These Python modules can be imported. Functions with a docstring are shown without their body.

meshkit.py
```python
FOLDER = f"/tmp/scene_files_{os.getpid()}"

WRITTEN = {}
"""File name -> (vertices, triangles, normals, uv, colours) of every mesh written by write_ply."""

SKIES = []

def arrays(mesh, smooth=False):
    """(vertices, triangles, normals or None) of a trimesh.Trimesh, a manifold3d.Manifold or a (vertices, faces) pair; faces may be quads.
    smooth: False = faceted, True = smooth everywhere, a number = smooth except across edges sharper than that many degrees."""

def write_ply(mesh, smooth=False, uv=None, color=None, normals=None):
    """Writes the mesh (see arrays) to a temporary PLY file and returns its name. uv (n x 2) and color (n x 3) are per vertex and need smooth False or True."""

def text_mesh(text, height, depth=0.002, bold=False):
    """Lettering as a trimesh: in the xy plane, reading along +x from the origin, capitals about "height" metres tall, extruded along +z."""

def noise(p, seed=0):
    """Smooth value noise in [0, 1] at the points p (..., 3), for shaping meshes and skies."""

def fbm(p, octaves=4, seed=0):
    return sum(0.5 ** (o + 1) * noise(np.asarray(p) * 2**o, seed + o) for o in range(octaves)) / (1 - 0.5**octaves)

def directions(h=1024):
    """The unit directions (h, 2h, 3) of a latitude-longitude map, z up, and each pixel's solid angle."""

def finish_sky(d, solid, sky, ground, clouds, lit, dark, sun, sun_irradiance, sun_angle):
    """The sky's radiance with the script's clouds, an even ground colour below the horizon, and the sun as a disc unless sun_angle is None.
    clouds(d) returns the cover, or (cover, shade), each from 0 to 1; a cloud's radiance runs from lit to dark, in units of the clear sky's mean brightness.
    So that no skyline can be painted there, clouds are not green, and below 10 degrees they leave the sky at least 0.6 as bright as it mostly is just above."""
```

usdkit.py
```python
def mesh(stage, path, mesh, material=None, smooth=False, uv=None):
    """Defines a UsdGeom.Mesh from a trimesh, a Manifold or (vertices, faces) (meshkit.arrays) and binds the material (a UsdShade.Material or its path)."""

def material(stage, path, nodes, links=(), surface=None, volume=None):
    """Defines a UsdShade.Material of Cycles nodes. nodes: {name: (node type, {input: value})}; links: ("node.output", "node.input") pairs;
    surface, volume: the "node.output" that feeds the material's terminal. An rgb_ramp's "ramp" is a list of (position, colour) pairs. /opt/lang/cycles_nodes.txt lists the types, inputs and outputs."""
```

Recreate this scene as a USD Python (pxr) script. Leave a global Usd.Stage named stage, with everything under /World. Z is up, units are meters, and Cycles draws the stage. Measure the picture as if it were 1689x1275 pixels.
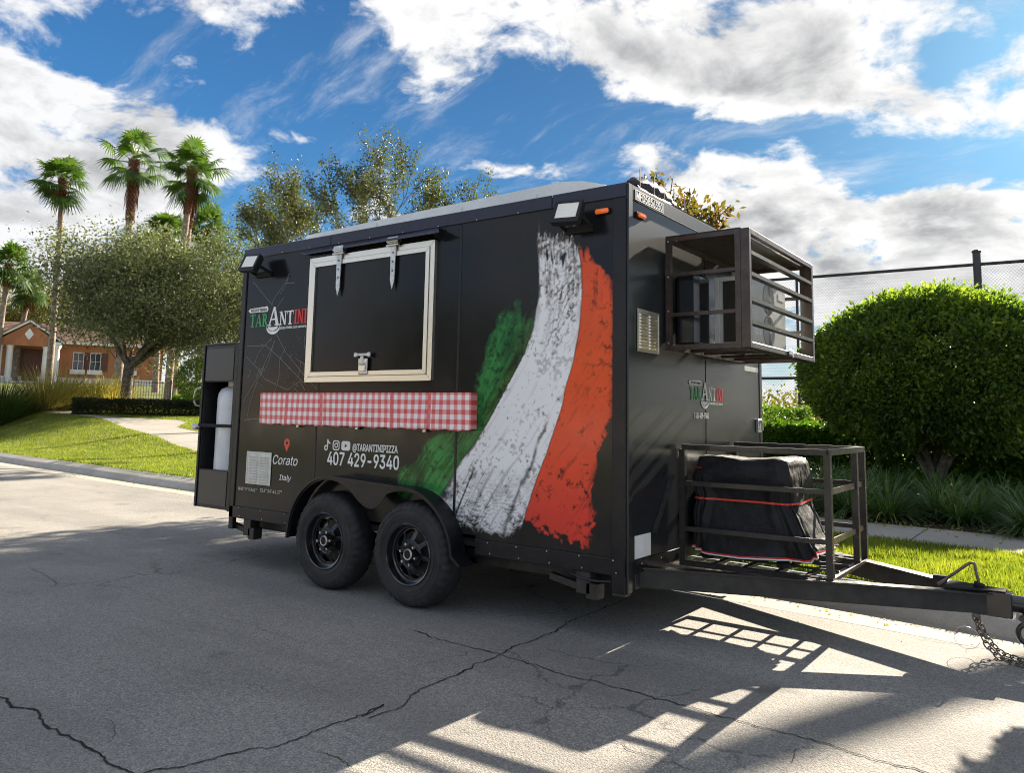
import math, random
import numpy as np, trimesh, usdkit, meshkit
from pxr import Usd, UsdGeom, UsdLux, UsdShade, Gf, Sdf, Vt
from shapely.geometry import Polygon, Point, LineString, box as sbox
from shapely.ops import unary_union
from shapely import affinity

stage = Usd.Stage.CreateInMemory()
UsdGeom.SetStageUpAxis(stage, 'Z'); UsdGeom.SetStageMetersPerUnit(stage, 1.0)
UsdGeom.Xform.Define(stage, '/World'); UsdGeom.Scope.Define(stage, '/World/Looks')
PI = math.pi
# ------------------------------------------------------------------ camera, sky, sun, exposure
CAM = np.array([2.210, -4.205, 1.329]); YAW, PIT, ROL, FPX = .631, .118, .019, 1285.2
SUN_AZ, SUN_EL = math.radians(3), math.radians(25.2)      # azimuth from +Y towards +X
EXPOSURE, SKY, SUN = 2.62, 0.06, .78
cam = UsdGeom.Camera.Define(stage, '/World/camera')
fw = np.array([-math.cos(PIT)*math.sin(YAW), math.cos(PIT)*math.cos(YAW), math.sin(PIT)])
rt = np.array([math.cos(YAW), math.sin(YAW), 0.]); up = np.cross(rt, fw)
r2 = rt*math.cos(ROL)+up*math.sin(ROL); u2 = -rt*math.sin(ROL)+up*math.cos(ROL)
M = np.eye(4); M[0, :3], M[1, :3], M[2, :3], M[3, :3] = r2, u2, -fw, CAM
cam.AddTransformOp().Set(Gf.Matrix4d(*M.ravel().tolist()))
cam.CreateHorizontalApertureAttr(36.); cam.CreateVerticalApertureAttr(36.*774/1024)
cam.CreateFocalLengthAttr(36*FPX/1689); cam.CreateVerticalApertureOffsetAttr(-105*36/1689)
cam.CreateClippingRangeAttr(Gf.Vec2f(.05, 5000)); cam.CreateExposureAttr(EXPOSURE)

class NG:
    """A small writer of node graphs: n(kind, out, input=value or link) returns 'node.out'."""
    def __init__(s): s.nodes, s.links = {}, []
    def n(s, kind, out, **kw):
        name = 'n%d' % len(s.nodes); vals = {}
        for k, v in kw.items():
            if isinstance(v, str) and v.startswith('n') and '.' in v: s.links.append((v, name+'.'+k))
            else: vals[k] = v
        s.nodes[name] = (kind, vals); return name+'.'+out
    def m(s, t, a, b=0., c=0., clamp=False): return s.n('math', 'value', math_type=t, value1=a, value2=b, value3=c, use_clamp=clamp)
    def ss(s, v, a, b, lo=0., hi=1.): return s.n('map_range', 'result', range_type='smoothstep', value=v, from_min=a, from_max=b, to_min=lo, to_max=hi, clamp=True)
    def mix(s, f, a, b, t='mix'): return s.n('mix', 'color', mix_type=t, fac=f, color1=a, color2=b)
    def noise(s, vec, scale, detail=4., rough=.55, out='fac', dist=0.): return s.n('noise_texture', out, vector=vec, scale=float(scale), detail=float(detail), roughness=rough, distortion=dist)
    def build(s, name, surface=None, volume=None): return usdkit.material(stage, '/World/Looks/'+name, s.nodes, s.links, surface, volume)

sd = np.array([math.sin(SUN_AZ)*math.cos(SUN_EL), math.cos(SUN_AZ)*math.cos(SUN_EL), math.sin(SUN_EL)])
def sky_material():
    g = NG()
    d = g.n('texture_coordinate', 'generated')
    d = g.n('vector_math', 'vector', math_type='normalize', vector1=d)
    sky = g.n('sky_texture', 'color', sky_type='single_scattering', sun_disc=False, sun_elevation=SUN_EL, sun_rotation=SUN_AZ, air_density=1.0, aerosol_density=.6, ozone_density=2.5, vector=d)
    sky = g.mix(1., sky, (.14, .31, .43), 'multiply')
    sep = g.n('separate_xyz', 'x', vector=d).split('.')[0]
    zc = g.m('maximum', sep+'.z', 0.)
    # cloud layer on a plane overhead
    k = g.m('divide', 1., g.m('add', zc, .36))
    pl = g.n('vector_math', 'vector', math_type='scale', vector1=d, scale=k)
    warp = g.noise(pl, 2.2, 3, .5, 'color')
    pl2 = g.n('vector_math', 'vector', math_type='multiply_add', vector1=warp, vector2=(.22, .22, .22), vector3=pl)
    def cloudn(v):
        base = g.noise(v, 4.2, 6, .56); fine = g.noise(v, 13.0, 9, .6)
        return g.m('multiply_add', g.m('add', g.m('multiply', base, .62), g.m('multiply', fine, .38)), 3.0, -1.02)
    n = g.m('add', cloudn(pl2), .11)
    n2 = g.m('add', .11, cloudn(g.n('vector_math', 'vector', math_type='add', vector1=pl2, vector2=(.085*math.sin(SUN_AZ), .085*math.cos(SUN_AZ), 0.))))
    blobs = None
    for c, ang, a, b, w in CLOUDS:
        c = np.array(c)/np.linalg.norm(c); t = np.cross([0, 0, 1], -c); t /= np.linalg.norm(t); u = np.cross(-c, t)*-1
        u = u if u[2] > 0 else -u
        tt, uu = t*math.cos(ang)+u*math.sin(ang), -t*math.sin(ang)+u*math.cos(ang)
        x = g.m('subtract', g.n('vector_math', 'value', math_type='dot_product', vector1=d, vector2=tuple(tt/a)), float(c@tt/a))
        y = g.m('subtract', g.n('vector_math', 'value', math_type='dot_product', vector1=d, vector2=tuple(uu/b)), float(c@uu/b))
        q = g.m('multiply_add', x, x, g.m('multiply', y, y))
        front = g.ss(g.n('vector_math', 'value', math_type='dot_product', vector1=d, vector2=tuple(c)), 0., .3)
        e = g.m('multiply', g.ss(q, 1.7, 0., 0., w), front)
        blobs = e if blobs is None else g.m('add', blobs, e)
    low = g.ss(zc, .30, .04, 0., .16)
    D = g.m('add', g.m('add', n, blobs), low)
    cov = g.ss(D, .46, .78)
    # streaky high cloud
    st = g.n('mapping', 'vector', mapping_type='point', vector=pl2, scale=(1.1, 3.4, 1.), rotation=(0., 0., .5))
    ci = g.ss(g.noise(st, 2.2, 9, .66), .50, .78, 0., .62)
    cov2 = g.m('maximum', cov, ci)
    body = g.ss(D, .72, 1.3)
    lit = g.m('multiply', g.m('subtract', n, n2), 1.3)
    thick = g.m('subtract', g.m('multiply', body, .85), lit, clamp=True)
    sunny = g.ss(g.n('vector_math', 'value', math_type='dot_product', vector1=d, vector2=tuple(sd)), .2, 1., .0, 1.)
    white = g.mix(sunny, CLOUD_WHITE, CLOUD_SUN)
    col = g.mix(thick, white, CLOUD_GREY)
    sky = g.mix(g.m('multiply', sunny, .8), sky, g.mix(1., sky, (.42, .36, .36), 'multiply'))
    out = g.mix(cov2, sky, col)
    haze = g.ss(zc, .22, 0., 0., .6)
    out = g.mix(haze, out, CLOUD_WHITE)
    bg = g.n('background_shader', 'background', color=out, strength=SKY)
    return g.build('sky', bg)
CLOUD_WHITE, CLOUD_SUN, CLOUD_GREY = (2.6, 2.62, 2.67), (2.85, 2.83, 2.8), (1.12, 1.15, 1.2)
CLOUDS = [  # direction, tilt, half widths (radians), strength
    ((-0.8653, 0.3987, 0.3039), -0.070, 0.215, 0.064, 0.36),
    ((-0.9072, 0.3614, 0.2153), 0.000, 0.171, 0.079, 0.22),
    ((-0.62, 0.6585, 0.4266), -0.611, 0.088, 0.062, 0.3),
    ((-0.4354, 0.775, 0.4581), -0.140, 0.239, 0.087, 0.22),
    ((-0.366, 0.8445, 0.3911), -0.436, 0.219, 0.044, 0.18),
    ((-0.2089, 0.8869, 0.412), -0.349, 0.137, 0.096, 0.2),
    ((-0.3356, 0.8994, 0.2801), -0.209, 0.148, 0.059, 0.34),
    ((-0.2291, 0.9474, 0.2237), -0.087, 0.143, 0.050, 0.26),
    ((-0.0653, 0.9699, 0.2345), 0.000, 0.112, 0.085, 0.26),
    ((-0.1521, 0.9759, 0.1562), 0.000, 0.291, 0.038, 0.12),
    ((-0.7919, 0.5436, 0.2781), 0.175, 0.080, 0.123, -0.28),
    ((-0.5368, 0.7585, 0.3694), 0.140, 0.173, 0.056, -0.42),
    ((-0.7304, 0.5686, 0.3785), 0.000, 0.137, 0.087, -0.36),
    ((-0.2444, 0.9116, 0.3307), -0.244, 0.234, 0.036, -0.4),
    ((-0.6899, 0.5716, 0.4442), 0.000, 0.078, 0.057, -0.24),
    ((-0.1315, 0.9515, 0.2781), 0.000, 0.102, 0.031, -0.26),
    ((-0.5449, 0.7858, 0.2927), -0.140, 0.230, 0.046, -0.22),
    ((-0.0927, 0.9152, 0.3922), 0.000, 0.032, 0.039, -0.2),
    ((-0.7927, 0.4479, 0.4136), 0.349, 0.176, 0.041, -0.14),
    ((-0.6323, 0.6986, 0.3349), -0.209, 0.143, 0.023, 0.16),
]
sky = UsdLux.DomeLight.Define(stage, '/World/sky'); sky.GetPrim().SetCustomDataByKey('kind', 'structure')
sky.CreateIntensityAttr(1.); UsdShade.MaterialBindingAPI.Apply(sky.GetPrim()).Bind(sky_material())
sun = UsdLux.DistantLight.Define(stage, '/World/sun')
sun.CreateNormalizeAttr(True); sun.CreateIntensityAttr(SUN); sun.CreateAngleAttr(.5); sun.CreateColorAttr(Gf.Vec3f(1, .885, .72))
z_ = sd; x_ = np.cross([0, 0, 1.], z_); x_ /= np.linalg.norm(x_); y_ = np.cross(z_, x_)
S4 = np.eye(4); S4[0, :3], S4[1, :3], S4[2, :3] = x_, y_, z_
sun.AddTransformOp().Set(Gf.Matrix4d(*S4.ravel().tolist()))

# ------------------------------------------------------------------ writing prims
used = {}
def numbered(parent, name):
    k = used.get((parent, name), 0); used[(parent, name)] = k+1
    return name if k == 0 else '%s_%03d' % (name, k)
def pathof(o): return '/World' if o is None else str((o.GetPrim() if hasattr(o, 'GetPrim') else o).GetPath())
def data(p, label=None, cat=None, group=None, kind=None):
    p = p.GetPrim() if hasattr(p, 'GetPrim') else p
    for k, v in (('label', label), ('category', cat), ('group', group), ('kind', kind)):
        if v: p.SetCustomDataByKey(k, v)
    return p
def thing(name, label, cat, loc=(0, 0, 0), rz=0., group=None):
    x = UsdGeom.Xform.Define(stage, '/World/'+numbered('/World', name))
    x.AddTranslateOp().Set(Gf.Vec3d(*map(float, loc))); x.AddRotateZOp().Set(math.degrees(rz))
    return data(x, label, cat, group)
def copy_of(proto, name, loc, rz, label, cat, group, scale=1.):
    x = UsdGeom.Xform.Define(stage, '/World/'+numbered('/World', name))
    x.GetPrim().GetReferences().AddInternalReference(proto.GetPath())
    x.ClearXformOpOrder()
    x.GetPrim().GetAttribute('xformOp:translate').Set(Gf.Vec3d(*map(float, loc))); x.GetPrim().GetAttribute('xformOp:rotateZ').Set(math.degrees(rz))
    ops = [UsdGeom.XformOp(x.GetPrim().GetAttribute('xformOp:translate')), UsdGeom.XformOp(x.GetPrim().GetAttribute('xformOp:rotateZ'))]
    if scale != 1.: ops.append(x.AddScaleOp()); ops[-1].Set(Gf.Vec3f(scale, scale, scale))
    x.SetXformOpOrder(ops); x.GetPrim().SetInstanceable(True)
    return data(x, label, cat, group)
def obj(name, mesh, mat, parent=None, smooth=False, label=None, cat=None, group=None, kind=None, rnd=None, color=None):
    pp = pathof(parent); path = pp+'/'+numbered(pp, name)
    m = usdkit.mesh(stage, path, mesh, mat, smooth)
    if rnd is not None: UsdGeom.PrimvarsAPI(m).CreatePrimvar('rnd', Sdf.ValueTypeNames.FloatArray, 'vertex').Set(Vt.FloatArray.FromNumpy(np.asarray(rnd, np.float32)))
    if color is not None: UsdGeom.PrimvarsAPI(m).CreatePrimvar('paint', Sdf.ValueTypeNames.Color3fArray, 'vertex').Set(Vt.Vec3fArray.FromNumpy(np.asarray(color, np.float32)))
    return data(m, label, cat, group, kind)
def struct(name, mesh, mat, smooth=False, parent=None): return obj(name, mesh, mat, parent, smooth, kind='structure' if parent is None else None)

# ------------------------------------------------------------------ shapes
def box(x0, x1, y0, y1, z0, z1, c=0.):
    if c <= 0:
        m = trimesh.creation.box([x1-x0, y1-y0, z1-z0]); m.apply_translation([(x0+x1)/2, (y0+y1)/2, (z0+z1)/2]); return m
    P = []
    for x, dx in ((x0, c), (x1, -c)):
        for y, dy in ((y0, c), (y1, -c)):
            for z, dz in ((z0, c), (z1, -c)):
                P += [(x+dx, y+dy, z), (x+dx, y, z+dz), (x, y+dy, z+dz)]
    return trimesh.Trimesh(*_hull(P), process=False)
def _hull(P):
    h = trimesh.convex.convex_hull(np.array(P, float)); return np.array(h.vertices), np.array(h.faces)
def cat(*ms):
    ms = [m for m in ms if m is not None]; V, F, n = [], [], 0
    for m in ms:
        V.append(np.asarray(m.vertices)); F.append(np.asarray(m.faces)+n); n += len(m.vertices)
    return trimesh.Trimesh(np.vstack(V), np.vstack(F), process=False)
def bar(a, b, w, h=None, upv=(0, 0, 1)):
    """A straight bar of w x h section from a to b."""
    a, b = np.array(a, float), np.array(b, float); h = h or w; L = np.linalg.norm(b-a); d = (b-a)/L
    s = np.cross(d, upv); s = s/np.linalg.norm(s) if np.linalg.norm(s) > 1e-6 else np.array([1., 0, 0]); u = np.cross(s, d)
    m = trimesh.creation.box([L, w, h]); T = np.eye(4); T[:3, 0], T[:3, 1], T[:3, 2], T[:3, 3] = d, s, u, (a+b)/2
    m.apply_transform(T); return m
def tube(P, R, n=8, cap=True):
    P = np.asarray(P, float); R = np.broadcast_to(np.asarray(R, float), (len(P),)); t = np.gradient(P, axis=0); t /= np.linalg.norm(t, axis=1, keepdims=True)+1e-12
    ref = np.array([0, 0, 1.]) if abs(t[:, 2]).mean() < .8 else np.array([1., 0, 0])
    a = np.cross(t, ref); a /= np.linalg.norm(a, axis=1, keepdims=True)+1e-12; b = np.cross(t, a)
    th = np.arange(n)*2*PI/n
    V = P[:, None]+R[:, None, None]*(np.cos(th)[None, :, None]*a[:, None]+np.sin(th)[None, :, None]*b[:, None])
    V = V.reshape(-1, 3); F = []
    i, j = np.meshgrid(np.arange(len(P)-1), np.arange(n), indexing='ij'); i, j = i.ravel(), j.ravel(); k = (j+1) % n
    F = np.vstack([np.stack([i*n+j, (i+1)*n+j, (i+1)*n+k], 1), np.stack([i*n+j, (i+1)*n+k, i*n+k], 1)])
    if cap:
        V = np.vstack([V, P[0], P[-1]]); q = np.arange(n); e = len(P)*n
        F = np.vstack([F, np.stack([np.full(n, e), q, (q+1) % n], 1), np.stack([np.full(n, e+1), e-n+(q+1) % n, e-n+q], 1)])
    return trimesh.Trimesh(V, F, process=False)
def lathe(prof, n=48, axis='z', mod=None):
    """prof: (radius, height) pairs turned about an axis; mod(ring, angle index) scales the radius."""
    prof = np.array(prof, float); th = np.arange(n)*2*PI/n
    r = np.repeat(prof[:, :1], n, 1)
    if mod is not None: r = r+mod
    V = np.stack([r*np.cos(th), r*np.sin(th), np.repeat(prof[:, 1:], n, 1)], -1).reshape(-1, 3)
    i, j = np.meshgrid(np.arange(len(prof)-1), np.arange(n), indexing='ij'); i, j = i.ravel(), j.ravel(); k = (j+1) % n
    F = np.vstack([np.stack([i*n+j, i*n+k, (i+1)*n+k], 1), np.stack([i*n+j, (i+1)*n+k, (i+1)*n+j], 1)])
    m = trimesh.Trimesh(V, F, process=False)
    if axis == 'y': m.vertices = m.vertices[:, [0, 2, 1]]*np.array([1, -1, 1])   # height becomes -y (outwards from the near side)
    if axis == 'x': m.vertices = m.vertices[:, [2, 0, 1]]
    return m
def ext(poly, d):
    ps = list(poly.geoms) if hasattr(poly, 'geoms') else [poly]
    return cat(*[trimesh.creation.extrude_polygon(p, d) for p in ps if p.area > 1e-9])
def on_side(m, y=0.):      # drawn in xy, extruded z -> stands in xz facing -Y, its back at y
    m = m.copy(); v = m.vertices; m.vertices = np.stack([v[:, 0], y-v[:, 2], v[:, 1]], 1); return m
def on_front(m, x=0.):     # drawn in xy -> stands in yz facing +X
    m = m.copy(); v = m.vertices; m.vertices = np.stack([x+v[:, 2], v[:, 0], v[:, 1]], 1); return m
def grid(nu, nv, f):
    u, v = np.meshgrid(np.linspace(0, 1, nu), np.linspace(0, 1, nv), indexing='ij')
    P = f(u.ravel(), v.ravel()); i, j = np.meshgrid(np.arange(nu-1), np.arange(nv-1), indexing='ij'); a = (i*nv+j).ravel()
    return np.asarray(P, float), np.vstack([np.stack([a, a+nv, a+nv+1], 1), np.stack([a, a+nv+1, a+1], 1)])
def text(s, h, x0, x1, bold=False, shear=0., d=.0015):
    m = meshkit.text_mesh(s, h, d, bold); v = np.array(m.vertices); w = v[:, 0].max()-v[:, 0].min()
    v[:, 0] = x0+(v[:, 0]-v[:, 0].min())*(x1-x0)/w + shear*v[:, 1]; return trimesh.Trimesh(v, m.faces, process=False)

# ------------------------------------------------------------------ materials
def plain(name, col, rough=.5, metal=0., spec=.5, coat=0., bump=None, var=None, coat_r=.05, emis=None):
    g = NG(); pos = g.n('texture_coordinate', 'object'); kw = {}
    c = col
    if var: c = g.mix(g.ss(g.noise(pos, var[0], 5, .6), .35, .65), tuple(np.array(col)*(1-var[1])), tuple(np.array(col)*(1+var[1])))
    if bump: kw['normal'] = g.n('bump', 'normal', strength=bump[1], distance=bump[2] if len(bump) > 2 else .01, height=g.noise(pos, bump[0], 3, .5))
    rr = rough
    if var: rr = g.ss(g.noise(pos, var[0]*1.7, 4, .6), .3, .7, max(rough-.08, .02), rough+.08)
    if emis: kw.update(emission_color=emis[0], emission_strength=emis[1])
    b = g.n('principled_bsdf', 'BSDF', base_color=c, roughness=rr, metallic=metal, specular_ior_level=spec, coat_weight=coat, coat_roughness=coat_r, **kw)
    return g.build(name, b)
def painted_panel(name, use_paint):
    """Gloss black vinyl-wrapped sheet, slightly wavy, with road film; the print comes from the mesh."""
    g = NG(); pos = g.n('geometry', 'position')
    dust = g.ss(g.noise(pos, 3.5, 6, .65), .35, .75)
    base = g.mix(dust, (.0045, .0045, .0055), (.007, .0068, .007))
    if use_paint: base = g.n('attribute', 'color', attribute='paint')
    wav = g.n('bump', 'normal', strength=.11, distance=.02, height=g.noise(pos, 1.3, 0, .4))
    rough = g.ss(g.noise(pos, 3, 4, .6), .3, .75, .13, .2)
    zz = g.n('separate_xyz', 'x', vector=pos).split('.')[0]+'.z'
    film = g.m('multiply', g.ss(g.m('add', zz, g.m('multiply', g.noise(pos, 5, 5, .65), .7)), 1.3, .75), .17)
    base = g.mix(film, base, (.055, .048, .040)); rough = g.m('add', rough, g.m('multiply', film, .5))
    b = g.n('principled_bsdf', 'BSDF', base_color=base, roughness=rough, specular_ior_level=.27, normal=wav)
    return g.build(name, b)
MT = {}
MT['panel'] = painted_panel('black_panel', False); MT['print'] = painted_panel('printed_panel', True)
MT['trim'] = plain('black_trim', (.009, .009, .011), .3, 0, .3, 0, (3, .06), (3, .15))
MT['header'] = plain('header_blue_black', (.015, .017, .033), .3, 0, .4, 0, (1.6, .1, .02), (2, .1))
MT['front'] = plain('front_black', (.012, .0135, .0155), .26, 0, .5, 0, (1.0, .03, .02))
MT['frame'] = plain('frame_black', (.02, .018, .017), .38, 0, .5, .15, (40, .1, .003), (14, .3))
MT['cageframe'] = plain('frame_brown_black', (.042, .027, .021), .36, 0, .5, .1, (40, .1, .003), (14, .3))
MT['chassis'] = plain('chassis_black', (.022, .021, .02), .45, 0, .45, 0, (30, .2, .004), (10, .35))
MT['dark'] = plain('matt_black', (.012, .012, .012), .8, 0, .3)
MT['alu'] = plain('brushed_aluminium', (.78, .73, .64), .3, .92, .5, 0)
MT['steel'] = plain('zinc_steel', (.55, .55, .54), .35, 1., .5, 0, None, (30, .15))
MT['rodsteel'] = plain('worn_rod', (.16, .13, .12), .4, .8, .5, 0, None, (30, .3))
MT['chain'] = plain('chain_steel', (.17, .155, .135), .42, 1., .5, 0, None, (60, .3))
MT['white'] = plain('white_vinyl', (.78, .78, .77), .4, 0, .5, 0, None, (9, .05))
MT['green'] = plain('green_vinyl', (.012, .30, .09), .35)
MT['red'] = plain('red_vinyl', (.70, .022, .018), .35)
MT['redbright'] = plain('red_pin', (.72, .06, .04), .35)
MT['scratch'] = plain('map_line_print', (.16, .165, .165), .4)
MT['roof'] = plain('roof_white', (.62, .63, .64), .5, 0, .4, 0, (1.2, .1, .02), (3, .06))
MT['lens'] = plain('lamp_lens', (.82, .80, .72), .25, 0, .5, .5, (90, .15, .002))
MT['amber'] = plain('amber_lens', (.85, .13, .02), .2, 0, .5, .6, (120, .3, .003), None, .05, ((1., .2, .02), .04))
MT['ventwhite'] = plain('vent_cream', (.62, .61, .55), .42, 0, .45, 0, None, (14, .08))
MT['acbody'] = plain('ac_grey', (.52, .52, .50), .45, 0, .45, 0, None, (6, .06))
MT['coil'] = plain('ac_coil', (.035, .03, .022), .6, .4, .4, 0, (140, .6, .004))
MT['coilgrey'] = plain('fan_recess_grey', (.16, .16, .155), .5)
MT['tank'] = plain('propane_white', (.66, .68, .72), .38, 0, .5, .2, None, (5, .06))
MT['rubber'] = plain('tyre_rubber', (.021, .021, .022), .62, 0, .35, 0, (55, .12, .003), (9, .25))
MT['rim'] = plain('rim_black', (.01, .01, .011), .16, 0, .6, .4, (20, .06, .004))
MT['cover'] = plain('black_cover_fabric', (.011, .0112, .0135), .5, 0, .3, 0, (14, .5, .02), (9, .3))
MT['cable'] = plain('cable_black', (.015, .015, .018), .35, 0, .5, 0, (150, .3, .003))
MT['bag'] = plain('ribbed_black_bag', (.012, .012, .02), .5, 0, .3)
def gingham():
    g = NG(); pos = g.n('texture_coordinate', 'object'); s = g.n('separate_xyz', 'x', vector=pos).split('.')[0]
    p = .0672
    def stripe(v, o): return g.m('less_than', g.m('fraction', g.m('add', g.m('divide', v, p), o)), .49)
    a, b = stripe(s+'.x', 100.1), stripe(s+'.z', 100.27)
    seam = None
    for x in (-3.09, -2.655, -1.88, -1.513):
        q = g.m('less_than', g.m('absolute', g.m('subtract', s+'.x', x)), .016); seam = q if seam is None else g.m('maximum', seam, q)
    tot = g.m('maximum', g.m('multiply', g.m('add', a, b), .5), g.m('multiply', seam, .86))
    col = g.n('rgb_ramp', 'color', fac=tot, ramp=[(0, (.84, .82, .83)), (.46, (.75, .27, .29)), (.54, (.75, .27, .29)), (1, (.64, .008, .015))])
    weave = g.noise(pos, 320, 2, .5)
    col = g.mix(.12, col, g.n('rgb_ramp', 'color', fac=weave, ramp=[(0.3, (.5, .4, .4)), (.7, (.8, .75, .75))]))
    return g.build('gingham_oilcloth', g.n('principled_bsdf', 'BSDF', base_color=col, roughness=.33, normal=g.n('bump', 'normal', strength=.2, distance=.004, height=g.noise(pos, 22, 3, .5))))
MT['gingham'] = gingham()
def ground_mat(name, cols, scale, bump, rough=.9, speck=None, big=(.35, .15), extra=None):
    """Three-tone ground: large stains, medium mottling and fine speckle with relief."""
    g = NG(); pos = g.n('geometry', 'position')
    a = g.ss(g.noise(pos, scale, 6, .7), .3, .7)
    c = g.mix(a, cols[0], cols[1])
    st = g.ss(g.noise(pos, big[0], 5, .6), .35, .7)
    c = g.mix(g.m('multiply', st, big[1]), c, cols[2])
    h = g.noise(pos, scale*1.6, 4, .7)
    if speck:
        v = g.n('voronoi_texture', 'distance', vector=pos, scale=speck[0], feature='f1')
        w = g.n('voronoi_texture', 'color', vector=pos, scale=speck[0], feature='f1')
        tone = g.n('separate_color', 'r', color=w)
        c = g.mix(g.m('multiply', g.ss(tone, .45, .95), speck[1]), c, speck[2])
        c = g.mix(g.m('multiply', g.ss(v, .35, .75), speck[3]), c, speck[4])
        h = g.m('subtract', g.m('multiply', h, .5), g.m('multiply', v, .7))
    if extra: c = extra(g, pos, c)
    nrm = g.n('bump', 'normal', strength=bump[0], distance=bump[1], height=h)
    return g.build(name, g.n('principled_bsdf', 'BSDF', base_color=c, roughness=rough, specular_ior_level=.3, normal=nrm))
def asphalt_extra(g, pos, c):
    # wheel paths polished lighter, patches of darker binder, hairline crazing
    n = g.noise(pos, .9, 5, .65)
    c = g.mix(g.ss(n, .5, .72, 0., .35), c, (.175, .168, .156))
    lane = g.noise(g.n('mapping', 'vector', mapping_type='point', vector=pos, scale=(.10, 1., 1.), rotation=(0., 0., .11)), 1.3, 4, .6)
    c = g.mix(g.ss(lane, .42, .62, 0., .38), c, (.165, .158, .147))
    oil = g.m('multiply', g.ss(g.noise(pos, 1.6, 3, .5), .66, .76), .5); c = g.mix(oil, c, (.07, .066, .06))
    cr = g.n('voronoi_texture', 'distance', vector=g.n('vector_math', 'vector', math_type='multiply_add', vector1=g.noise(pos, 4, 4, .6, 'color'), vector2=(.35, .35, 0.), vector3=pos), scale=1.15, feature='distance_to_edge')
    gate = g.ss(g.noise(pos, .6, 2, .5), .5, .62)
    return g.mix(g.m('multiply', g.ss(cr, .011, .003), g.m('multiply', gate, .5)), c, (.03, .028, .026))
MT['asphalt'] = ground_mat('asphalt', ((.29, .276, .252), (.40, .378, .342), (.22, .21, .192)), 26, (.42, .010), .88, (120., .55, (.54, .505, .445), .55, (.11, .104, .095)), (.45, .7), asphalt_extra)
MT['crack'] = plain('crack_dark', (.04, .037, .033), .95, 0, .1)
MT['concrete'] = ground_mat('kerb_concrete', ((.36, .345, .31), (.44, .42, .38), (.25, .235, .21)), 14, (.35, .006), .9, (190., .25, (.45, .43, .38), .3, (.17, .16, .14)), (1.3, .6))
MT['gutter'] = ground_mat('gutter_concrete', ((.38, .35, .295), (.46, .42, .35), (.29, .265, .22)), 18, (.3, .005), .9, (170., .3, (.5, .46, .38), .3, (.25, .23, .19)), (1.1, .5))
MT['walk'] = ground_mat('walk_concrete', ((.33, .305, .265), (.40, .37, .325), (.26, .24, .21)), 9, (.3, .005), .9, (160., .2, (.42, .4, .36), .3, (.2, .19, .17)), (.9, .5))
MT['lawn'] = ground_mat('lawn_ground', ((.07, .095, .02), (.13, .15, .035), (.17, .15, .06)), 7, (.8, .03), .95, None, (.5, .5))
MT['mulch'] = ground_mat('mulch', ((.035, .024, .016), (.075, .05, .03), (.05, .045, .02)), 22, (.9, .03), .95, None, (.8, .5))
def leafmat(name, ramp, trans=.35, rough=.45, spec=.35):
    g = NG(); r = g.n('attribute', 'fac', attribute='rnd')
    pos = g.n('geometry', 'position')
    v = g.m('add', g.m('multiply', r, .68), g.m('multiply', g.ss(g.noise(pos, 1.7, 4, .6), .3, .7), .34))
    c = g.n('rgb_ramp', 'color', fac=v, ramp=ramp)
    a = g.n('principled_bsdf', 'BSDF', base_color=c, roughness=rough, specular_ior_level=spec)
    t = g.n('translucent_bsdf', 'BSDF', color=g.mix(1., c, (1.7, 1.8, .7), 'multiply'))
    return g.build(name, g.n('mix_closure', 'closure', fac=trans, closure1=a, closure2=t))
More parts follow.
